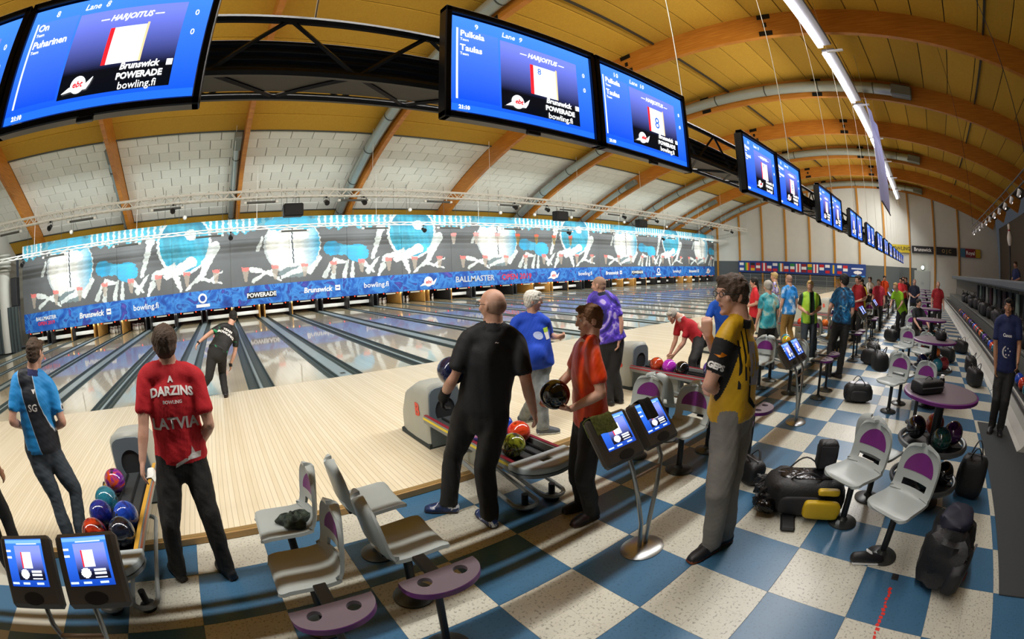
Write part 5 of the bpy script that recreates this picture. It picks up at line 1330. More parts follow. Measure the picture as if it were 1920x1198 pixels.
# bowler mid-throw
M_BG = ramp_mat('cloth_black_green', [(.5, '#131517'), (.62, '#16221c'), (.68, '#1f9a62'), (.8, '#131517')], 'noise', 4, .6, 2, 1.5)
bw_ = person('bowler in black and green shirt leaning forward in follow-through at the foul line', P['bowler'], shirt=M_BG, trousers=M_BLKT, hair=HAIR['dark'], hairstyle='short', seed=7, hands={'R': {'dir': (-.1, .3, -1)}, 'L': {'dir': (-.7, -.4, -.7)}})
bd = backdir('bowler'); u = updir('bowler')
decal(bw_, 'TEAM', .075, M_WDEC, torso_pt('bowler', .82), bd, u, bold=.004); decal(bw_, 'BOWLING', .075, M_WDEC, torso_pt('bowler', .66), bd, u, bold=.004)
for q, t_ in (('R', 'wrist'),):
    wp = V(P['bowler']['wrist'][1]); MB().tube([wp-bw_.location+V(0, 0, .03), wp-bw_.location-V(0, 0, .03)], .035, 10).build('wristband', mat('black_glove', '#0b0b0c', .8), bw_)
wp = V(P['bowler']['wrist'][0])-bw_.location; dv = (V(P['bowler']['wrist'][0])-V(P['bowler']['elbow'][0])).normalized()
MB().tube([wp-dv*.02, wp+dv*.02], .033, 10).build('wristband', mat('black_glove', '#0b0b0c', .8), bw_)
# black polo
bk_ = person('balding man in black polo shirt and black trousers wearing a wrist glove', P['black'], shirt=cloth('black', '#17181b', rough=.75), trousers=M_BLKT, shoes=ramp_mat('blue_white_shoe', [(.45, '#15284e'), (.58, '#1b3a78'), (.64, '#d8dce4')], 'noise', 11, .5, 2, 1.0), hair=HAIR['stubble'], hairstyle='bald', seed=11, glove='L', glasses=True, hands={'L': {'dir': (-.1, .1, -1), 'curl': .9}, 'R': {'curl': .45}}, bulk=1.04, hemdrop=-.01, tuck=.9)
ball((-.20, -.13, 1.26), 'navy', 'cradled by the man in the black polo shirt', (1, 0, 0))
decal(bk_, '~', .04, M_WDEC, torso_pt('black', 1.0, .03), backdir('black'), updir('black'))
MB().lathe([(.168, 0), (.168, .035)], (0, 0, 0), 28, 1, .75).build('belt', mat('belt_black', '#26241f', .5), bk_, loc=V(P['black']['pelvis'])-bk_.location+V(0, 0, -.055), rot=(0, 0, math.atan2(*(V(P['black']['shoulder'][1])-V(P['black']['shoulder'][0])).yx)))
# blue polo
po_ = person('white-haired man in royal blue polo shirt and light jeans walking across the approach', P['polo'], skin='fair', shirt=cloth('royal', '#1246c0'), trousers=ramp_mat('light_jeans', [(.3, '#6a6f70'), (.7, '#8c9190')], 'noise', 12, .8), shoes=mat('grey_shoe', '#4a4f55', .6), sole=mat('white_sole', '#cfd2d0', .6), hair=HAIR['white'], hairstyle='full', seed=13, belly=.06, bulk=1.05, glasses=True, hands={'L': {'curl': .95, 'dir': (.9, -.2, .05)}})
bd = -backdir('polo'); u = updir('polo'); ss_ = .0
J = P['polo']; vd = (V(torso_pt('polo', .7))-V(-1.79, -3.03, 2)).normalized()
fd = -V(J['fwd']).normalized()
disc = MB().lathe([(.045, 0), (.045, .0005)], n=16).mesh('disc', mat('pale_print', '#b9c8ee', .6))
decal(po_, '', 1, M_WDEC, torso_pt('polo', .70, .08)+V(0, 0, 0), fd, u, mesh=disc, name='shirt_badge')
sqm = MB().prism([(-.035, -.05), (.035, -.05), (.035, .03), (-.035, .03)], 0, .0005).mesh('sq', M_WDEC); sq2 = MB().prism([(-.035, .0), (.035, .0), (.035, .05), (-.035, .05)], 0, .0005).mesh('sq', mat('lime_print', '#b4d83a', .6))
decal(po_, '', 1, M_WDEC, torso_pt('polo', .72, -.08), fd, u, mesh=sqm, name='chest_card'); decal(po_, '', 1, M_WDEC, torso_pt('polo', .78, -.08), fd, u, mesh=sq2, name='chest_card', lift=.006)
# orange shirt
or_ = person('player in shiny orange red shirt and black trousers holding a black ball at his waist', P['orange'], shirt=ramp_mat('cloth_orange', [(.3, '#a81806'), (.5, '#d63a0c'), (.75, '#f05a14')], 'noise', 5, .4), collar=cloth('dark_red', '#8a1008'), trousers=M_BLKT, hair=HAIR['ginger'], hairstyle='short', seed=17, shoes=ramp_mat('black_red_shoe', [(.45, '#141418'), (.7, '#3a1410')], 'noise', 9, .5), hands={'L': {'dir': (-.7, .4, .2), 'palm': (.3, .2, 1), 'curl': .5}, 'R': {'dir': (-.7, -.1, -.5), 'curl': .3}})
J = P['orange']
bc = V(J['wrist'][0])+V(-.06, .1, .10)
ball(tuple(bc), 'glossy black', 'held against the waist of the orange-shirted player', (2.4, 0, .5))
pen = MB().tube([(0, 0, 0), (.05, -.03, .04)], .007, 6).build('pen', mat('pen_blue', '#16307a', .4), None, loc=V(J['wrist'][1])+V(-.035, -.03, -.06)); tag(pen, 'short blue pen between the fingers of the orange-shirted player', 'pen')
# purple galaxy jersey
M_GAL = ramp_mat('cloth_galaxy', [(.3, '#15182e'), (.45, '#3a2a9a'), (.55, '#6a4ae0'), (.64, '#d8c8ff'), (.72, '#4a3ac0'), (.85, '#1c2040')], 'noise', 3.2, .6, 4, 2.2)
person('player in dark jersey with violet galaxy swirl standing by the ball return', P['purple'], shirt=M_GAL, collar=cloth('navyc', '#20283c'), trousers=M_BLKT, hair=HAIR['stubble'], hairstyle='buzz', seed=19, bulk=1.08)
# red shirt bending
rb_ = person('bowler in red shirt and black trousers bending down over the ball rack', P['red_bend'], shirt=cloth('red2', '#b31a26'), collar=mat('white_collar', '#d8d4d0', .7), trousers=M_BLKT, hair=HAIR['grey'], hairstyle='short', seed=23, hands={'L': {'curl': .6}, 'R': {'curl': .6}})
# yellow and black jersey
M_YB = ramp_mat('cloth_yellow', [(.25, '#8a6a08'), (.5, '#c79a12'), (.8, '#e0b420')], 'noise', 4, .55)
ye_ = person('tall player in yellow and black jersey and grey trousers, hand raised to chin', P['yellow'], shirt=M_YB, collar=cloth('blackc', '#141416'), trousers=M_GRYT, hair=HAIR['brown'], hairstyle='full', seed=29, glasses=True, sole=mat('orange_sole', '#7a3c1c', .6), hands={'R': {'dir': (-.1, .1, 1), 'palm': (1, .3, 0), 'curl': 1.0}, 'L': {'dir': (-.3, .9, 0)}})
J = P['yellow']; Jl = {k: [V(q) for q in J[k]] for k in ('shoulder', 'elbow')}
# black sleeves and side panels, white print panel, arm lettering
bpm = cloth('black2', '#151517')
me = ye_.data; me.materials.append(bpm); bi = len(me.materials)-1
sh, el = Jl['shoulder'][0]-ye_.location, Jl['elbow'][0]-ye_.location; ax_ = (el-sh).normalized()
sh2, el2 = Jl['shoulder'][1]-ye_.location, Jl['elbow'][1]-ye_.location; ax2 = (el2-sh2).normalized()
for pgn in me.polygons:
    if pgn.material_index == 1:
        c = pgn.center
        for s0, a0 in ((sh, ax_), (sh2, ax2)):
            t_ = (c-s0).dot(a0); d_ = (c-s0-a0*t_).length
            if t_ > .03 and d_ < .115: pgn.material_index = bi
u = updir('yellow'); bd = backdir('yellow')
pan = MB().prism([(-.09, -.13), (.03, -.15), (.08, .12), (-.08, .14)], 0, .0005).mesh('panel', mat('lilac_panel', '#c9c8d8', .6))
decal(ye_, '', 1, M_WDEC, torso_pt('yellow', .66, .02), bd, u, mesh=pan, name='print_panel')
decal(ye_, 'JL', .16, mat('gold_print', '#b89220', .6), torso_pt('yellow', .66, .02), bd, u, lift=.006)
for q, (a_, b_) in enumerate(((.98, .2), (.9, .17), (.75, .16))):
    str_ = MB().prism([(-.012, -.14), (.004, -.14), (.012, .16), (-.002, .16)], 0, .0005).mesh('stripe', bpm)
    decal(ye_, '', 1, bpm, torso_pt('yellow', .85-.1*q, -.07-.035*q), bd, u, mesh=str_, name='jersey_stripe')
lowst = MB().prism([(-.02, .12), (-.005, .12), (.02, -.02), (.10, -.09), (.16, -.10), (.09, -.115), (.0, -.05)], 0, .0005).mesh('swoosh', bpm)
decal(ye_, '', 1, bpm, torso_pt('yellow', .30, -.06), bd, u, mesh=lowst, name='jersey_swoosh')
sd = (Jl['shoulder'][0]+(Jl['elbow'][0]-Jl['shoulder'][0])*.62); ad = (sd-V(-1.79, -3.03, 2)).normalized()
decal(ye_, 'GEPS', .05, M_WDEC, sd, ad, -(ax_), bold=.003); 
ar = MB().prism([(-.04, -.01), (.0, -.005), (.005, .015), (.045, .01), (.02, -.012), (0, -.02)], 0, .0005).mesh('bird', mat('orange_print', '#e0860c', .6))
decal(ye_, '', 1, bpm, Jl['shoulder'][0]+(Jl['elbow'][0]-Jl['shoulder'][0])*.38, ad, -(ax_), mesh=ar, name='sleeve_emblem')
# navy team shirt, right edge
nv_ = person('player in navy T-shirt with white crescent emblem standing by the bag shelf', P['navy'], skin='tan', shirt=cloth('navy', '#12204e'), trousers=M_BLKT, hair=HAIR['dark'], hairstyle='short', seed=31)
fd = V(1.79+5.1, 3.03-4.58, -.6).normalized(); u = V(0, 0, 1)
decal(nv_, 'Canon', .06, M_WDEC, torso_pt('navy', .72), fd, u)
cres = []
for a in np.linspace(1.9, 5.0, 16): cres.append((.08*math.cos(a), .08*math.sin(a)))
for a in np.linspace(4.8, 2.1, 14): cres.append((.02+.075*math.cos(a), .07*math.sin(a)))
decal(nv_, '', 1, M_WDEC, torso_pt('navy', .38), fd, u, mesh=plate(cres, [], 0, .0005, 'crescent', M_WDEC), name='crescent_emblem')
for q in range(5):
    a = q*1.256+1.57; decal(nv_, '', 1, M_WDEC, torso_pt('navy', .38)+V(0, 0, .045*math.sin(a))+V(fd.y, -fd.x, 0)*(.02+.045*math.cos(a)), fd, u, mesh=MB().lathe([(.011, 0), (.011, .0005)], n=8).mesh('dot', M_WDEC), name='emblem_star')
# ================================================================== people farther along the hall
def pose(x, y, deg, h=1.78, arms='down', ground=0.0, sit=False, lean=0.0, turn=0.0):
    a = math.radians(deg); f = V(math.cos(a), math.sin(a), 0); r = V(f.y, -f.x, 0); s = h/1.8; o = V(x, y, ground)
    def p(q, z, d=0.0): return o+r*(q*s)+f*(d*s)+V(0, 0, z*s)
    dz = -.42 if sit else 0.0
    def t(q, z, d=0.0): return p(q, z+dz, d+lean*max(0, z-.95)*1.2)
    J = {'pelvis': t(0, .95), 'neck': t(0, 1.53, -.01), 'head': t(0, 1.665, .03), 'h': h, 'ground': ground, 'fwd': (f.x, f.y, 0.0)}
    J['shoulder'] = [t(-.19, 1.44), t(.19, 1.44)]; J['hip'] = [t(-.1, .9), t(.1, .9)]
    el = {'down': (.25, 1.16, -.02), 'front': (.26, 1.18, -.02), 'up': (.27, 1.2, .06), 'reach': (.24, 1.2, .2)}[arms]
    wr = {'down': (.27, .92, .06), 'front': (.1, 1.1, .22), 'up': (.13, 1.42, .17), 'reach': (.2, 1.05, .42)}[arms]
    J['elbow'] = [t(-el[0], el[1], el[2]), t(*el)]; J['wrist'] = [t(-wr[0], wr[1], wr[2]), t(*wr)]
    if arms == 'up': J['elbow'][0] = t(-.25, 1.16, -.02); J['wrist'][0] = t(-.14, 1.05, .2)
    if sit: J['knee'] = [p(-.12, .5, .42), p(.12, .5, .42)]; J['ankle'] = [p(-.12, .09, .44), p(.12, .09, .44)]
    else: J['knee'] = [p(-.11, .5, .03), p(.12, .5, .03)]; J['ankle'] = [p(-.12, .09, .02), p(.14, .09, -.04)]
    J['toe'] = [(f.x-.15*r.x, f.y-.15*r.y), (f.x+.2*r.x, f.y+.2*r.y)]
    a2 = math.radians(deg+turn); J['face'] = V(math.cos(a2), math.sin(a2), -.1)
    return J
tealm = ramp_mat('cloth_teal', [(.35, '#1c7a86'), (.5, '#3fb2c0'), (.62, '#a9d6cf'), (.7, '#c8a85a'), (.8, '#2a94a4')], 'noise', 4, .6, 3, 1.0)
skym = ramp_mat('cloth_sky_clouds', [(.4, '#1f7ed0'), (.55, '#3a9ae6'), (.68, '#e8f2fa')], 'noise', 5, .6, 3)
limem = ramp_mat('cloth_lime_green', [(.3, '#0f1f14'), (.48, '#2fa04a'), (.6, '#a9d83a')], 'wave', .9, .6, 2, 2.0, mapping=((0, 0, .8), (1.5, 1.5, 1)))
BG = [
 ('bowler in royal blue shirt with red trim reaching to the ball rack', 4.52, .02, 185, 1.76, 'reach', cloth('royal2', '#1756c4'), M_BLKT, 'grey', 'short', .3, {}),
 ('player in teal patterned jersey with dark shorts, back turned, grey hair', 6.75, .17, 60, 1.74, 'down', tealm, M_BLKT, 'grey', 'full', 0, {}),
 ('woman in bright red top and black shorts facing the lanes', 8.03, 1.0, 120, 1.7, 'front', cloth('red3', '#d0202c'), M_BLKT, 'dark', 'long', 0, {'shorts': True}),
 ('player in yellow and violet jersey standing near the flags banner', 10.1, 1.22, 100, 1.8, 'down', ramp_mat('cloth_yellow_violet', [(.4, '#d8c22a'), (.5, '#5a4a9a'), (.65, '#e6e2f0')], 'noise', 6, .6), M_BLKT, 'blond', 'short', 0, {}),
 ('man in sky blue shirt and khaki trousers stepping along the approach', 9.2, .5, 60, 1.82, 'down', skym, cloth('khaki', '#8a6a30'), 'stubble', 'buzz', 0, {}),
 ('blond man in lime green and black vest looking across the seats', 8.12, -.36, 200, 1.74, 'front', limem, M_SLT, 'blond', 'short', 0, {'turn': 0}),
 ('man in red shirt with a white back panel, back turned by a console', 10.1, -.7, 70, 1.76, 'front', ramp_mat('cloth_red_white', [(.5, '#b81c2a'), (.66, '#b81c2a'), (.7, '#e8e4e0')], 'noise', 3, .6), M_BLKT, 'blond', 'short', 0, {}),
 ('man in dark red polo shirt standing in profile beyond the seats', 11.62, -1.0, 150, 1.86, 'front', cloth('dkred', '#9a1420'), M_BLKT, 'dark', 'short', 0, {}),
 ('player in yellow shirt and black trousers by the far consoles', 13.75, -.8, 140, 1.74, 'front', cloth('yel2', '#c8b41e'), M_BLKT, 'dark', 'short', 0, {}),
 ('player in all black standing with folded arms by the far consoles', 15.0, -.55, 190, 1.8, 'front', cloth('blk3', '#17171a'), M_BLKT, 'brown', 'short', 0, {}),
 ('player in crimson jersey and black trousers near the far seats', 15.1, -1.3, 170, 1.74, 'down', cloth('crim', '#b0283c'), M_BLKT, 'brown', 'short', 0, {}),
 ('player in bright orange shirt far along the concourse', 22.1, -.9, 200, 1.8, 'down', cloth('orange2', '#e84a12'), M_BLKT, 'dark', 'short', 0, {}),
 ('person in white shirt with a red sash far along the concourse', 18.8, -.5, 150, 1.75, 'front', cloth('white2', '#d8d8d8'), M_BLKT, 'brown', 'short', 0, {}),
 ('seated player in black shirt with black hair at a far seat', 16.3, -.83, 0, 1.75, 'front', cloth('blk4', '#1a1a1d'), M_BLKT, 'dark', 'short', 0, {'sit': True}),
 ('player in red and black shirt by the far end wall', 21.8, -2.0, 190, 1.7, 'down', cloth('red4', '#c22a20'), M_BLKT, 'dark', 'short', 0, {}),
 ('player in turquoise shirt by the far end wall', 23.6, -1.95, 170, 1.82, 'front', cloth('turq', '#1f8a9c'), M_BLKT, 'brown', 'short', 0, {}),
 ('player in scarlet shirt with black sleeves by the far end wall', 20.2, -1.95, 160, 1.78, 'front', cloth('scar', '#d83038'), M_BLKT, 'dark', 'short', 0, {}),
 ('player in black jacket by the far end wall', 22.2, -2.15, 150, 1.8, 'down', cloth('blk5', '#18181b'), M_BLKT, 'brown', 'short', 0, {}),
 ('grey-haired man in dark navy shirt standing beyond the far tables', 18.2, -2.7, 185, 1.78, 'front', cloth('nvy3', '#1a2036'), M_BLKT, 'stubble', 'buzz', 0, {}),
 ('player in black shirt seated sideways with an arm stretched to the table', 11.7, -2.95, 215, 1.76, 'reach', cloth('blk6', '#1f2226'), M_BLKT, 'dark', 'short', 0, {'sit': True}),
 ('man in red T-shirt with white emblem and black trousers standing by the bag shelf', 15.7, -3.75, 190, 1.8, 'down', cloth('red5', '#9c1c24'), M_BLKT, 'stubble', 'buzz', 0, {}),
 ('player in lime green shirt leaning over a seat', 13.3, -2.35, 150, 1.7, 'reach', cloth('lime2', '#8ac01e'), M_BLKT, 'blond', 'short', .55, {}),
]
for i, (lb, x, y, dg, hh, arms, sh, tr, hr, hst, ln, ex) in enumerate(BG):
    person(lb, pose(x, y, dg, hh, arms, ZA if y > EDGE+.1 else 0.0, ex.get('sit', False), ln), shirt=sh, trousers=tr, hair=HAIR[hr], hairstyle=hst, hemdrop=.09, voxel=.0125 if i < 8 else .017, seed=40+i, shorts=ex.get('shorts', False), group='players gathered along the concourse')
je = person('player in blue and black lightning jersey and black trousers seen from behind on the concourse', P['jersey'], shirt=ramp_mat('cloth_lightning', [(.3, '#10161e'), (.45, '#12507e'), (.58, '#1f86c4'), (.66, '#c8d0a0'), (.75, '#16659c')], 'noise', 4.5, .6, 4, 2.0), trousers=M_BLKT, hair=HAIR['dark'], hairstyle='full', seed=77)
person('bystander in brown top and black trousers beside the console with two screens', pose(-4.42, .22, 95, 1.72, 'down', 0.0), skin='tan', shirt=cloth('brown', '#5a3c30'), trousers=M_BLKT, hair=HAIR['dark'], hairstyle='short', seed=90, voxel=.01)
# people behind the bar ledge
for i, (x, y, c, lb) in enumerate(((16.0, -7.35, '#2a3a6a', 'guest in blue shirt behind the bar ledge'), (12.2, -7.35, '#1c1c22', 'guest in black behind the bar ledge'), (10.0, -7.35, '#6a4a3a', 'guest in brown behind the bar ledge'), (8.2, -7.35, '#20242a', 'guest in dark grey behind the bar ledge'))):
    person(lb, pose(x, y, 120+20*i, 1.72, 'front', 1.0), shirt=cloth(f'guest{i}', c), trousers=M_BLKT, hair=HAIR[('brown', 'dark', 'brown', 'dark')[i]], hairstyle='short', voxel=.018, seed=100+i)
# ================================================================== bags
M_BAG = mat('black_nylon', '#131315', .55, bump=.3, bscale=60, var=.2, vscale=9); M_BAGS = mat('grey_mesh_pocket', '#5d5f66', .4, var=.3, vscale=30); M_YEL = mat('yellow_panel', '#c7a418', .5, var=.1, vscale=20)
def softbox(c, d, seed, e=.55, n=22, m=14, amp=.05):
    V_ = []; F = []; sg = lambda q, p: math.copysign(abs(q)**p, q)
    for i in range(m+1):
        ph = -math.pi/2+math.pi*i/m
        for j in range(n):
            th = 2*math.pi*j/n
            V_.append((d[0]/2*sg(math.cos(ph), e)*sg(math.cos(th), e), d[1]/2*sg(math.cos(ph), e)*sg(math.sin(th), e), d[2]/2*sg(math.sin(ph), e)))
    A = np.array(V_); k = 1+amp*vnoise(A, 9/max(d), seed)[:, None]; A = A*k; A[:, 2] = np.maximum(A[:, 2], -d[2]/2); A += np.array(c)
    for i in range(m):
        for j in range(n): F.append((i*n+j, i*n+(j+1) % n, (i+1)*n+(j+1) % n, (i+1)*n+j))
    F.append(tuple(range(n-1, -1, -1))); F.append(tuple(m*n+j for j in range(n)))
    return MB().add(A.tolist(), F)
def strap(p0, p1, h, r=.012, n=9, side=(0, 0, 1)):
    a, b = V(p0), V(p1); s = V(side)
    return MB().tube([a.lerp(b, i/(n-1))+s*h*math.sin(math.pi*i/(n-1)) for i in range(n)], r, 6, flat=.5)
def duffel(label, loc, rz, d, panel=None, seed=1, grp=None, top=None):
    t = thing('sports_bag', label, 'bag', loc, rz, grp); x, y, z = d
    softbox((0, 0, z/2), d, seed).build('bag_body', M_BAG, t, smooth=True)
    softbox((0, -y*.47, z*.4), (x*.6, y*.18, z*.55), seed+1).build('pocket', panel or mat('bag_pocket', '#1d1d21', .6, var=.2), t, smooth=True)
    softbox((x*.46, 0, z*.42), (x*.14, y*.7, z*.6), seed+2).build('end_pocket', mat('bag_pocket', '#1d1d21', .6, var=.2), t, smooth=True)
    if top: softbox((0, 0, z*.97), (x*.66, y*.5, z*.12), seed+3).build('top_panel', top, t, smooth=True)
    for s in (-1, 1): strap((-x*.2, s*y*.25, z*.97), (x*.2, s*y*.25, z*.97), z*.28, side=(0, s*.5, 1)).build('carry_handle', M_BAG, t, smooth=True)
    MB().box((0, 0, z*1.0), (x*.7, .012, .01)).build('zip', mat('zip_grey', '#6a6c70', .4), t)
    return t
bg = duffel('big black and yellow wheeled ball bag lying open on the floor by the seats', (1.84, -2.2, 0), math.radians(-68), (.76, .46, .32), None, 3, top=mat('shiny_black_film', '#101013', .16, bump=1.0, bscale=22))
softbox((.16, -.29, .13), (.34, .07, .16), 5, .4).build('yellow_panel', M_YEL, bg, smooth=True)
softbox((.2, -.25, .275), (.2, .07, .05), 6, .4).build('yellow_flap', M_YEL, bg, smooth=True)
MB().box((-.12, -.33, .02), (.13, .26, .035), bev=.015).build('base_flap', mat('bag_rubber', '#141416', .5), bg)
for i, (x_, y_) in enumerate(((-.28, -.1), (-.3, .08), (-.24, .14))): strap((x_, y_, .25), (x_-.12, y_-.05, .03), .06, .014, side=(-1, 0, .6)).build('webbing_strap', M_BAG, bg, smooth=True)
for i, (x_, y_) in enumerate(((-.2, .05), (-.1, -.08), (.05, .08), (.12, -.05))): softbox((x_, y_, .285), (.13, .1, .05), 20+i).build('mesh_pouch', M_BAGS if i % 2 else M_BAG, bg, smooth=True)
cs = thing('shoe_case', 'black shoe case standing upright in the black and yellow bag', 'case', (2.02, -2.32, .32), math.radians(-60))
softbox((0, 0, .13), (.2, .14, .26), 8, .4).build('case_body', M_BAG, cs, smooth=True); MB().box((0, -.071, .13), (.16, .006, .2), bev=.002).build('case_seam', mat('case_line', '#2a2a2e', .5), cs)
softbox((.02, -.12, .03), (.1, .07, .08), 9).build('white_pouch', mat('white_pouch', '#cfd0d8', .5), cs, smooth=True)
bp = thing('backpack', 'large black backpack slumped on the floor behind the front concourse seat', 'backpack', (1.34, -3.68, 0), math.radians(-15))
softbox((0, 0, .22), (.60, .46, .42), 11, .8, amp=.22).build('pack_body', M_BAG, bp, smooth=True)
softbox((-.12, -.17, .15), (.4, .16, .27), 12, .6, amp=.1).build('front_pocket', mat('bag_pocket', '#1d1d21', .6, var=.2), bp, smooth=True)
softbox((.04, .02, .43), (.36, .28, .14), 13, .6, amp=.1).build('top_pocket', mat('pack_blue', '#14162a', .6, var=.2), bp, smooth=True)
strap((-.2, -.2, .3), (.12, -.24, .26), -.06, .012).build('chest_strap', mat('strap_grey', '#55565a', .6), bp, smooth=True)
strap((.18, -.08, .44), (.3, -.05, .1), .1, .02, side=(1, 0, .3)).build('shoulder_strap', M_BAG, bp, smooth=True)
MB().box((-.06, -.262, .1), (.09, .006, .022), Matrix.Rotation(.1, 3, 'X')).build('red_logo', mat('logo_red', '#8a1c1c', .5), bp)
sbag = thing('shoe', 'dark bowling shoe with white tongue beside the seat pedestal', 'shoe', (1.26, -3.0, 0), math.radians(200))
B_ = Body(); B_.limb([(0, -.1, .045), (0, 0, .05), (0, .09, .04), (0, .15, .03)], [(.036, .042), (.04, .05), (.045, .036), (.034, .024)], 's'); _m = MB(); _m.add(B_.v, B_.f); _m.build('upper', mat('black_shoe', '#16161a', .5), sbag, smooth=True)
MB().box((0, .03, .008), (.09, .27, .014), bev=.006).build('sole', mat('white_sole', '#cfd2d0', .6), sbag); MB().box((0, .02, .095), (.035, .07, .012), Matrix.Rotation(-.5, 3, 'X'), bev=.004).build('tongue', M_WPR, sbag)
duffel('black two-ball bag with white tops standing alone on the blue and cream floor', (5.5, -2.05, 0), math.radians(-70), (.5, .3, .3), None, 21, top=mat('white_pouch', '#cfd0d8', .5))
duffel('small blue and black bag on the floor behind the grey-trousered player', (2.05, -1.55, 0), math.radians(60), (.36, .22, .24), mat('bag_blue', '#14329a', .5), 22)
duffel('upright black bag standing beside the first ball-rack table', (2.78, -3.95, 0), math.radians(80), (.36, .26, .42), None, 23)
duffel('black bag slumped over a seat at the second rack table', (5.75, -2.35, .47), math.radians(20), (.42, .28, .3), None, 24)
fc = thing('flat_case', 'flat black case lying on the round mauve table', 'case', (2.40, -3.18, 1.026), math.radians(-50))
softbox((0, 0, .055), (.34, .2, .11), 31, .35, amp=.02).build('case_body', M_BAG, fc, smooth=True); MB().box((0, -.1, .06), (.3, .006, .008)).build('zip', mat('zip_grey', '#6a6c70', .4), fc); strap((-.06, 0, .105), (.06, 0, .105), .03, .008).build('case_handle', M_BAG, fc)
cup = thing('tape_dispenser', 'small black and white grip bottle on the round mauve table', 'bottle', (2.66, -3.34, 1.026))
MB().lathe([(.028, 0), (.03, .07), (.02, .09), (.018, .11), (.001, .112)], n=14).build('bottle_body', M_BLK, cup, smooth=True); MB().lathe([(.021, .088), (.022, .112), (.001, .118)], n=14).build('bottle_cap', M_WPR, cup, smooth=True)
cam_ = duffel('grey camera case on the second round mauve table', (5.98, -3.45, 1.026), .3, (.3, .18, .14), mat('case_grey', '#55585c', .5), 25)
for i, (x, y, rz) in enumerate(((9.6, -1.8, .4), (10.2, -3.9, 1.0), (12.3, -3.4, .2), (13.8, -2.2, .8), (9.3, -4.55, 0), (7.9, -4.5, .3), (14.6, -2.4, .5), (11.9, -4.5, .6), (8.6, -1.9, 1.2), (12.6, -2.05, .7))):
    duffel('dark sports bag standing on the far concourse floor', (x, y, 0), rz, (.55, .32, .34), None, 50+i, 'sports bags on the far concourse')
for i in range(9):
    softbox((-.34+.05*math.sin(i*2.1), -.2+.05*i, .08+.05*abs(math.sin(i*1.7))), (.15, .1, .11), 90+i, .7, amp=.25).build('bag_fold', M_BAG if i % 3 else mat('shiny_black_film', '#101013', .16, bump=1.0, bscale=22), bg, smooth=True)
for k_, (x_, y_) in enumerate(((-3.262, 1.02), (-2.772, .98))):
    f_ = lambda u, v, s_=k_: (.05*(u-.5)*2+(.012*math.sin(v*5)), (v-.5)*.24, .004+.012*math.sin(u*3.1)-(.09*max(0, (abs(u-.5)*2-.6))))
    tag(sheet(f_, 10, 8, None, .006).build('folded_towel', mat('white_towel', '#d8dad6', .9), loc=(x_, y_, ZA+.41), smooth=True), ('white' if k_ == 0 else 'pale')+' folded towel on the '+('outer' if k_ == 0 else 'player-side')+' rail of the rack by the ball mouth', 'towel')
# ================================================================== right side: ball shelf, bag bench, ledge and bar
M_SHW = mat('shelf_white', '#b9bab2', .5, var=.06); M_BENCH = mat('bench_grey', '#5f635e', .6, var=.1); M_LEDGE = mat('ledge_grey', '#6e777c', .6, var=.06, vscale=2)
sh0 = thing('ball_shelf', 'low white ball shelf with one row of house balls along the concourse edge', 'shelf', (4.3, -5.2, 0), 0, 'low ball shelves along the concourse edge')
L_ = 3.3
MB().loft([[(x, -.35, 0), (x, .3, 0), (x, .22, .05), (x, .12, .16), (x, .08, .30), (x, -.05, .34), (x, -.35, .34)] for x in (0, L_)]).build('shelf_base', M_SHW, sh0)
MB().box((L_/2, .1, .36), (L_, .03, .06), bev=.008).build('front_lip', mat('lip_black', '#1a1b1d', .4), sh0)
MB().box((L_/2, -.18, .35), (L_, .3, .03)).build('ball_bed', mat('bed_dark', '#34383a', .5), sh0)
for k in range(1, 9): copy_tree(sh0, (4.3+3.35*k, -5.2, 0))
kk = ['glossy black', 'scarlet', 'navy', 'orange', 'teal', 'glossy black', 'dark green', 'pink red', 'bright blue', 'violet']
for i in range(40): ball((4.9+.42*i+.1*math.sin(i*7), -5.33, .365+.108), kk[(i*7) % 10], 'in the row on the low white shelf', (i, i*.7, 0), 'house balls on the low shelf')
be = thing('bag_bench', 'long grey bench behind the ball shelf piled with bags', 'bench', (4.3, -6.05, 0))
MB().box((15.2, 0, .74), (30.4, .85, .06), bev=.01).build('bench_top', M_BENCH, be); MB().box((15.2, .38, .35), (30.4, .05, .7)).build('bench_front', M_BENCH, be)
for i in range(6): MB().box((.5+5.8*i, 0, .36), (.08, .7, .7)).build('bench_leg', M_STEEL, be)
cl_ = ['#131315', '#1b1d26', '#26282c', '#3a1a1c', '#14201c', '#2e3136', '#5a6a1c', '#141416']
for i in range(26):
    t = duffel('dark sports bag heaped on the long grey bench', (5.0+.82*i, -5.98+.1*math.sin(i*5), .77), .3*math.sin(i*3.1), (.6, .42, .3+.16*abs(math.sin(i*2.3))), mat(f'pocket{i%8}', cl_[i % 8] if i % 5 else ('#c8441a' if i % 10 else '#7ac01e'), .6), 70+i, 'bags heaped on the bench')
wb = MB().box((21.5, -6.72, .9), (36, .14, 1.8)).build('wall_bar_front', mat('bar_front', '#6a675e', .8, var=.06)); tag(wb, kind='structure')
ld = thing('bar_ledge', 'long grey ledge along the raised bar above the bag bench', 'ledge', (3.5, -6.6, 1.805))
MB().box((18, .08, .12), (36, .7, .24), bev=.02).build('ledge_board', M_LEDGE, ld); MB().box((18, .44, .12), (36, .03, .16), bev=.01).build('ledge_face', mat('ledge_trim', '#596268', .5), ld)
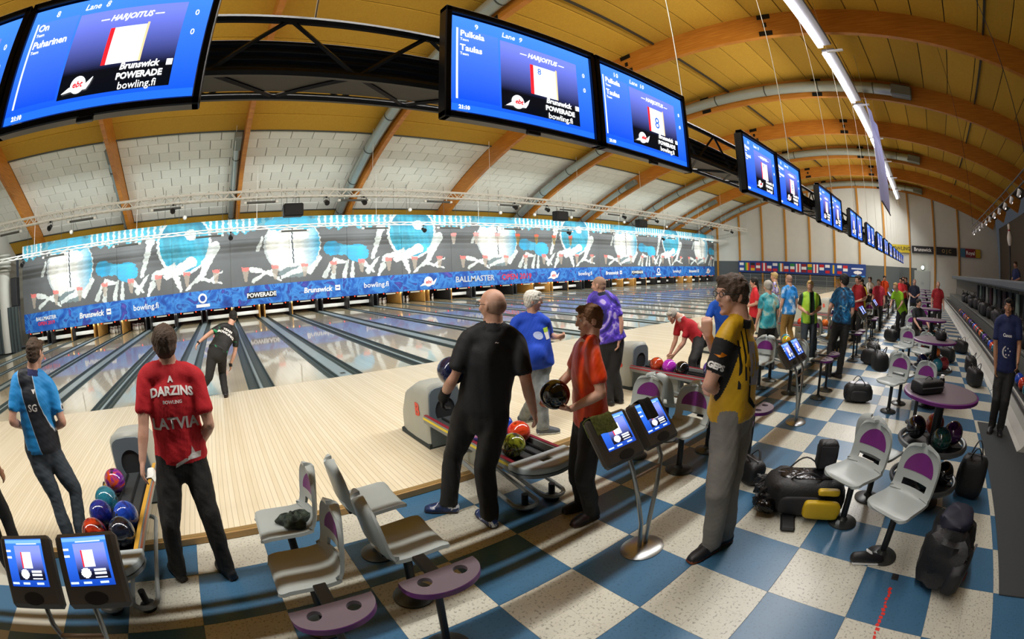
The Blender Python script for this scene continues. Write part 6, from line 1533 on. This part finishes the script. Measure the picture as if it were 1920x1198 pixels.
# coats and cloths hung under the ledge
for i in range(16):
    x = 5.2+1.15*i; c = ('#2b1a1c', '#23262a', '#5d6a66', '#3a1c22', '#8a8f8a', '#1a1c1e', '#6a7a72', '#202428')[i % 8]
    rr = []
    for z in np.linspace(0, .62, 6): rr.append([(.24*(1-.25*z)*math.cos(a), .07*math.sin(a)*(1+.4*math.sin(5*a)), z) for a in np.linspace(0, 2*math.pi, 15)[:-1]])
    t = thing('hanging_coat', 'coat hanging from a hook under the bar ledge above the bags', 'coat', (x, -6.5, 1.08), 0, 'coats hung under the bar ledge')
    MB().loft(rr).build('coat_body', mat(f'coat{i%8}', c, .8), t, smooth=True); MB().tube([(0, 0, .6), (0, 0, .69)], .012, 5).build('hook', M_STEEL, t)
pf = MB().box((22.5, -9.9, .5), (38, 6.2, 1.0)).build('floor_bar', mat('bar_floor', '#3c342c', .7)); tag(pf, kind='structure')
bc_ = thing('bar_counter', 'dark bar counter with lit bottle shelves on the raised floor', 'bar', (6, -10.4, 1.0))
MB().box((9, 0, .55), (18, .6, 1.1), bev=.02).build('counter_front', mat('bar_wood', '#2c1c14', .5), bc_); MB().box((9, .05, 1.13), (18.2, .8, .06), bev=.015).build('counter_top', mat('bar_top', '#6b6660', .3), bc_)
for z in (1.6, 2.1): MB().box((9, -1.6, z), (18, .35, .04)).build('bottle_shelf', mat('bar_wood', '#2c1c14', .5), bc_)
MB().box((9, -1.85, 1.9), (18, .06, 1.6)).build('back_panel', mat('bar_back', '#8a6a4a', .5), bc_)
for i in range(6): MB().lathe([(.1, 0), (.16, .14), (.04, .22), (.012, .24)], (1.5+3*i, .2, 1.75), 14).build('pendant_lamp', emis('bar_lamp', '#ffc890', 3.0), bc_)
bt = MB().lathe([(.035, 0), (.037, .18), (.014, .24), (.013, .3), (.001, .302)], n=10)
btm = [bt.mesh('bottle', mat(f'bottle{i}', c, .2), True) for i, c in enumerate(('#2a4a1c', '#8a5a1c', '#c8c8c8', '#6a1c1c'))]
for i in range(36):
    tag(obj('bottle', btm[i % 4], None, (6.4+.48*i, -12.0, 1.0+(1.62 if i % 2 else 2.12))), ('green', 'amber', 'clear', 'red')[i % 4]+' glass bottle standing on the bar shelf', 'bottle', 'bottles on the bar shelves')
# big pin sign
ps = thing('pin_sign', 'giant white bowling pin with red neck band standing on a sign pole over the bar', 'sign', (13.9, -6.6, 2.02))
MB().lathe([(r*1.75, 1.05+z*1.75) for r, z in pin_prof], n=24).build('giant_pin', mat('pin_white', '#f3f1ea', .25), ps, smooth=True)
MB().lathe([(.048, 1.05+.252*1.75), (.043, 1.05+.262*1.75), (.048, 1.05+.274*1.75)], n=24).build('neck_band', mat('pin_red', '#c4202a', .3), ps)
MB().tube([(0, 0, 0), (0, 0, 1.06)], .03, 8).build('sign_pole', M_STEEL, ps)
# lamp bar with small white spots over the ledge
lb_ = thing('spot_bar', 'thin dark bar with small white and red spot lamps above the bar ledge', 'lamp bar', (5.2, -5.2, 3.5))
for z in (0, .16): MB().tube([(0, 0, z), (9.8, 0, z)], .015, 6).build('bar_tube', M_STEEL, lb_)
for i in range(14): MB().tube([(.7*i, 0, 0), (.7*i+.35, 0, .16)], .008, 4).build('bar_lacing', M_STEEL, lb_)
for i in range(12):
    c = MB().lathe([(.035, -.07), (.05, .05), (.045, .055)], (.4+.8*i, 0, -.09), 10, rot=Matrix.Rotation(.5+.2*math.sin(i*3), 3, 'X')).build('spot', mat('spot_white', '#dcdcdc', .4), lb_, smooth=True)
    MB().sphere((.4+.8*i, 0, -.13), .028, 8, 6).build('spot_bulb', emis('spot_glow', '#ffe8dc', 4), c)
for x in (.3, 9.5): MB().tube([(x, 0, .16), (x, 0, 6.62)], .008, 5).build('hanger', M_STEEL, lb_)
# ================================================================== end wall: flags banner, sponsor boards, exit lamp
flags = [('#f2f2f2', '#2a4aa8', '#f2f2f2'), ('#2f9a4a', '#f0c020', '#d8342a'), ('#1a1a1a', '#c8202a', '#e8b81e'), ('#b01c2a', '#f2f2f2', '#b01c2a'), ('#c8202a', '#f2f2f2', '#c8202a'), ('#24408e', '#f2f2f2', '#d02a34'), ('#f2f2f2', '#2a3a9e', '#d02a34'), ('#2a8a42', '#f2f2f2', '#e07a2a'), ('#22347a', '#e8e8f4', '#c8202a'),
         ('#2a8a42', '#f2f2f2', '#c8202a'), ('#f2f2f2', '#c8202a', '#f2f2f2'), ('#8a1c2a', '#f2f2f2', '#8a1c2a'), ('#e8b81e', '#2a8a42', '#c8202a'), ('#f2f2f2', '#c83040', '#f2f2f2'), ('#c8202a', '#f2f2f2', '#24408e'), ('#f2f2f2', '#24408e', '#c8202a'), ('#1f5aa8', '#f0c020', '#1f5aa8'), ('#f2f2f2', '#24408e', '#c8202a'), ('#c8202a', '#f2f2f2', '#24408e')]
def flag_paint(U, V_):
    p = Paint(U, V_, '#143a86'); n = len(flags)
    for i, f in enumerate(flags):
        x0 = -7.75+.72*i+(.0)
        for j, c in enumerate(f):
            if i % 3 == 1: p.put(p.rect(x0+.2*j, .22, x0+.2*(j+1), 1.1), c)
            else: p.put(p.rect(x0, 1.1-.3*(j+1), x0+.56, 1.1-.3*j), c)
    p.put(p.rect(6.2, .75, 7.6, .9), '#cfd8f0'); p.put(p.ell(6.95, .45, .5, .18), '#f0f0f4'); p.put(p.rect(6.2, .0, 7.8, .16), '#2f8ad8')
    return p.C
fb = thing('flags_banner', 'long dark blue banner printed with a row of national flags on the end wall', 'banner', (47.7, 11.5, 1.25), -math.pi/2)
canvas('printed_flags', 15.8, 1.3, 316, 26, flag_paint, M_PRINT, fb, rot=(0, 0, 0)); MB().box((0, .045, .65), (15.8, .06, 1.3)).build('banner_frame', mat('banner_blue', '#143a86', .6), fb)
for s in (-1, 1): MB().box((s*7.4, .05, -.6), (.06, .06, 1.3)).build('banner_post', M_STEEL, fb)
for y0, y1, z0, z1, c, txt, tc, lb in ((.45, -1.66, 3.95, 4.72, '#c9b312', 'BOWLING', M_BPR, 'yellow sponsor board high on the end wall'), (-1.93, -4.55, 3.98, 4.68, '#15161c', 'Brunswick', M_WPR, 'black sponsor board with white maker name on the end wall'), (-4.9, -7.4, 3.94, 4.7, '#121214', 'O J C', mat('gold_text', '#a8905a', .5), 'black sponsor board with gold marks on the end wall'), (-7.86, -10.4, 3.9, 4.74, '#7a1f2c', 'Royal', M_WPR, 'blue red and yellow sponsor board on the end wall')):
    t = thing('sponsor_board', lb, 'sign', (47.76, (y0+y1)/2, z0), -math.pi/2)
    MB().box((0, .02, (z1-z0)/2), (y0-y1, .05, z1-z0), bev=.01).build('board', mat('board'+c[1:], c, .5), t)
    obj('lettering', text_mesh(txt, .5, tc, .004, bold=.008), t, (0, -.012, (z1-z0)/2), RXZ)
    for q in (-.8, .8): MB().box((q, .14, (z1-z0)/2), (.06, .2, .06)).build('wall_bracket', M_STEEL, t)
    if txt == 'Royal':
        MB().box((-.95, -.008, .42), (.6, .01, .8)).build('blue_field', mat('field_blue', '#3a6a8a', .5), t); MB().box((.95, -.008, .42), (.6, .01, .8)).build('yellow_field', mat('field_yellow', '#b89a1c', .5), t)
el_ = thing('exit_lamp', 'small glowing white lamp above the end wall door', 'lamp', (47.9, -3.2, 2.6)); MB().lathe([(.2, 0), (.17, .12), (.001, .15)], (0, 0, 0), 14, rot=Matrix.Rotation(-math.pi/2, 3, 'Y')).build('lamp_glass', emis('exit_glow', '#d8ffe8', 5), el_, smooth=True); MB().lathe([(.23, -.02), (.23, .03)], (0, 0, 0), 14, rot=Matrix.Rotation(-math.pi/2, 3, 'Y')).build('lamp_ring', M_STEEL, el_)
# low dark fence in front of the flags banner
fn = thing('side_fence', 'grey mesh fence running along the last lane below the flags banner', 'fence', (47.4, 12, 0))
for i in range(9): MB().box((0, -7.6+1.9*i, .55), (.05, .05, 1.1)).build('fence_post', M_CHROME, fn)
for z in (.2, .65, 1.08): MB().box((0, 0, z), (.03, 15.2, .03)).build('fence_rail', M_CHROME, fn)
# ================================================================== left end beside the picture wall
pc = thing('wrapped_column', 'white ribbed pipe column beside the end of the picture wall', 'column', (-16.25, 21.9, 0))
MB().lathe([(.42, 0), (.42, 4.2)], n=20).build('column_shaft', mat('column_white', '#c3c4bc', .6), pc, smooth=True)
for i in range(5): MB().lathe([(.44, 4.2+.2*i), (.54, 4.26+.2*i), (.54, 4.34+.2*i), (.44, 4.4+.2*i)], n=20).build('pipe_rib', mat('rib_white', '#b7b8b0', .6), pc, smooth=True)
ls_ = thing('side_speaker', 'black loudspeaker box on a ledge beside the picture wall', 'speaker', (-15.35, 21.9, 2.35)); MB().box((0, 0, .75), (.5, .5, 1.5), bev=.03).build('cabinet', mat('speaker_black', '#17181a', .6), ls_); MB().box((0, -.26, .75), (.44, .02, 1.4)).build('grille', mat('speaker_grille', '#232527', .8), ls_)
# ================================================================== floor details
tag(MB().box((3.3, -4.95, .006), (4.2, 1.25, .012), bev=.004).build('floor_mat', mat('grey_mat', '#3a3e40', .9, bump=.4, bscale=150)), 'dark grey rubber floor mat at the edge of the tiled floor', 'mat')
rd = thing('floor_marking', 'broken red lettering tape stuck on the blue and cream tiles', 'tape', (.76, -3.305, .0005)); rg = random.Random(3)
for i in range(14):
    x = -.26+.04*i; MB().box((x, rg.uniform(-.01, .01), .0008), (.026+rg.uniform(0, .01), .014+rg.uniform(0, .02), .0012), Matrix.Rotation(rg.uniform(-.6, .6), 3, 'Z')).build('red_mark', mat('tape_red', '#d82a1c', .5), rd)
tag(MB().box((1.17, -3.31, .004), (.07, .06, .008), bev=.002).build('floor_socket', M_BLK), 'small black floor socket cover by the seat pedestal', 'socket')
bpy.data.scenes.remove(TMP)
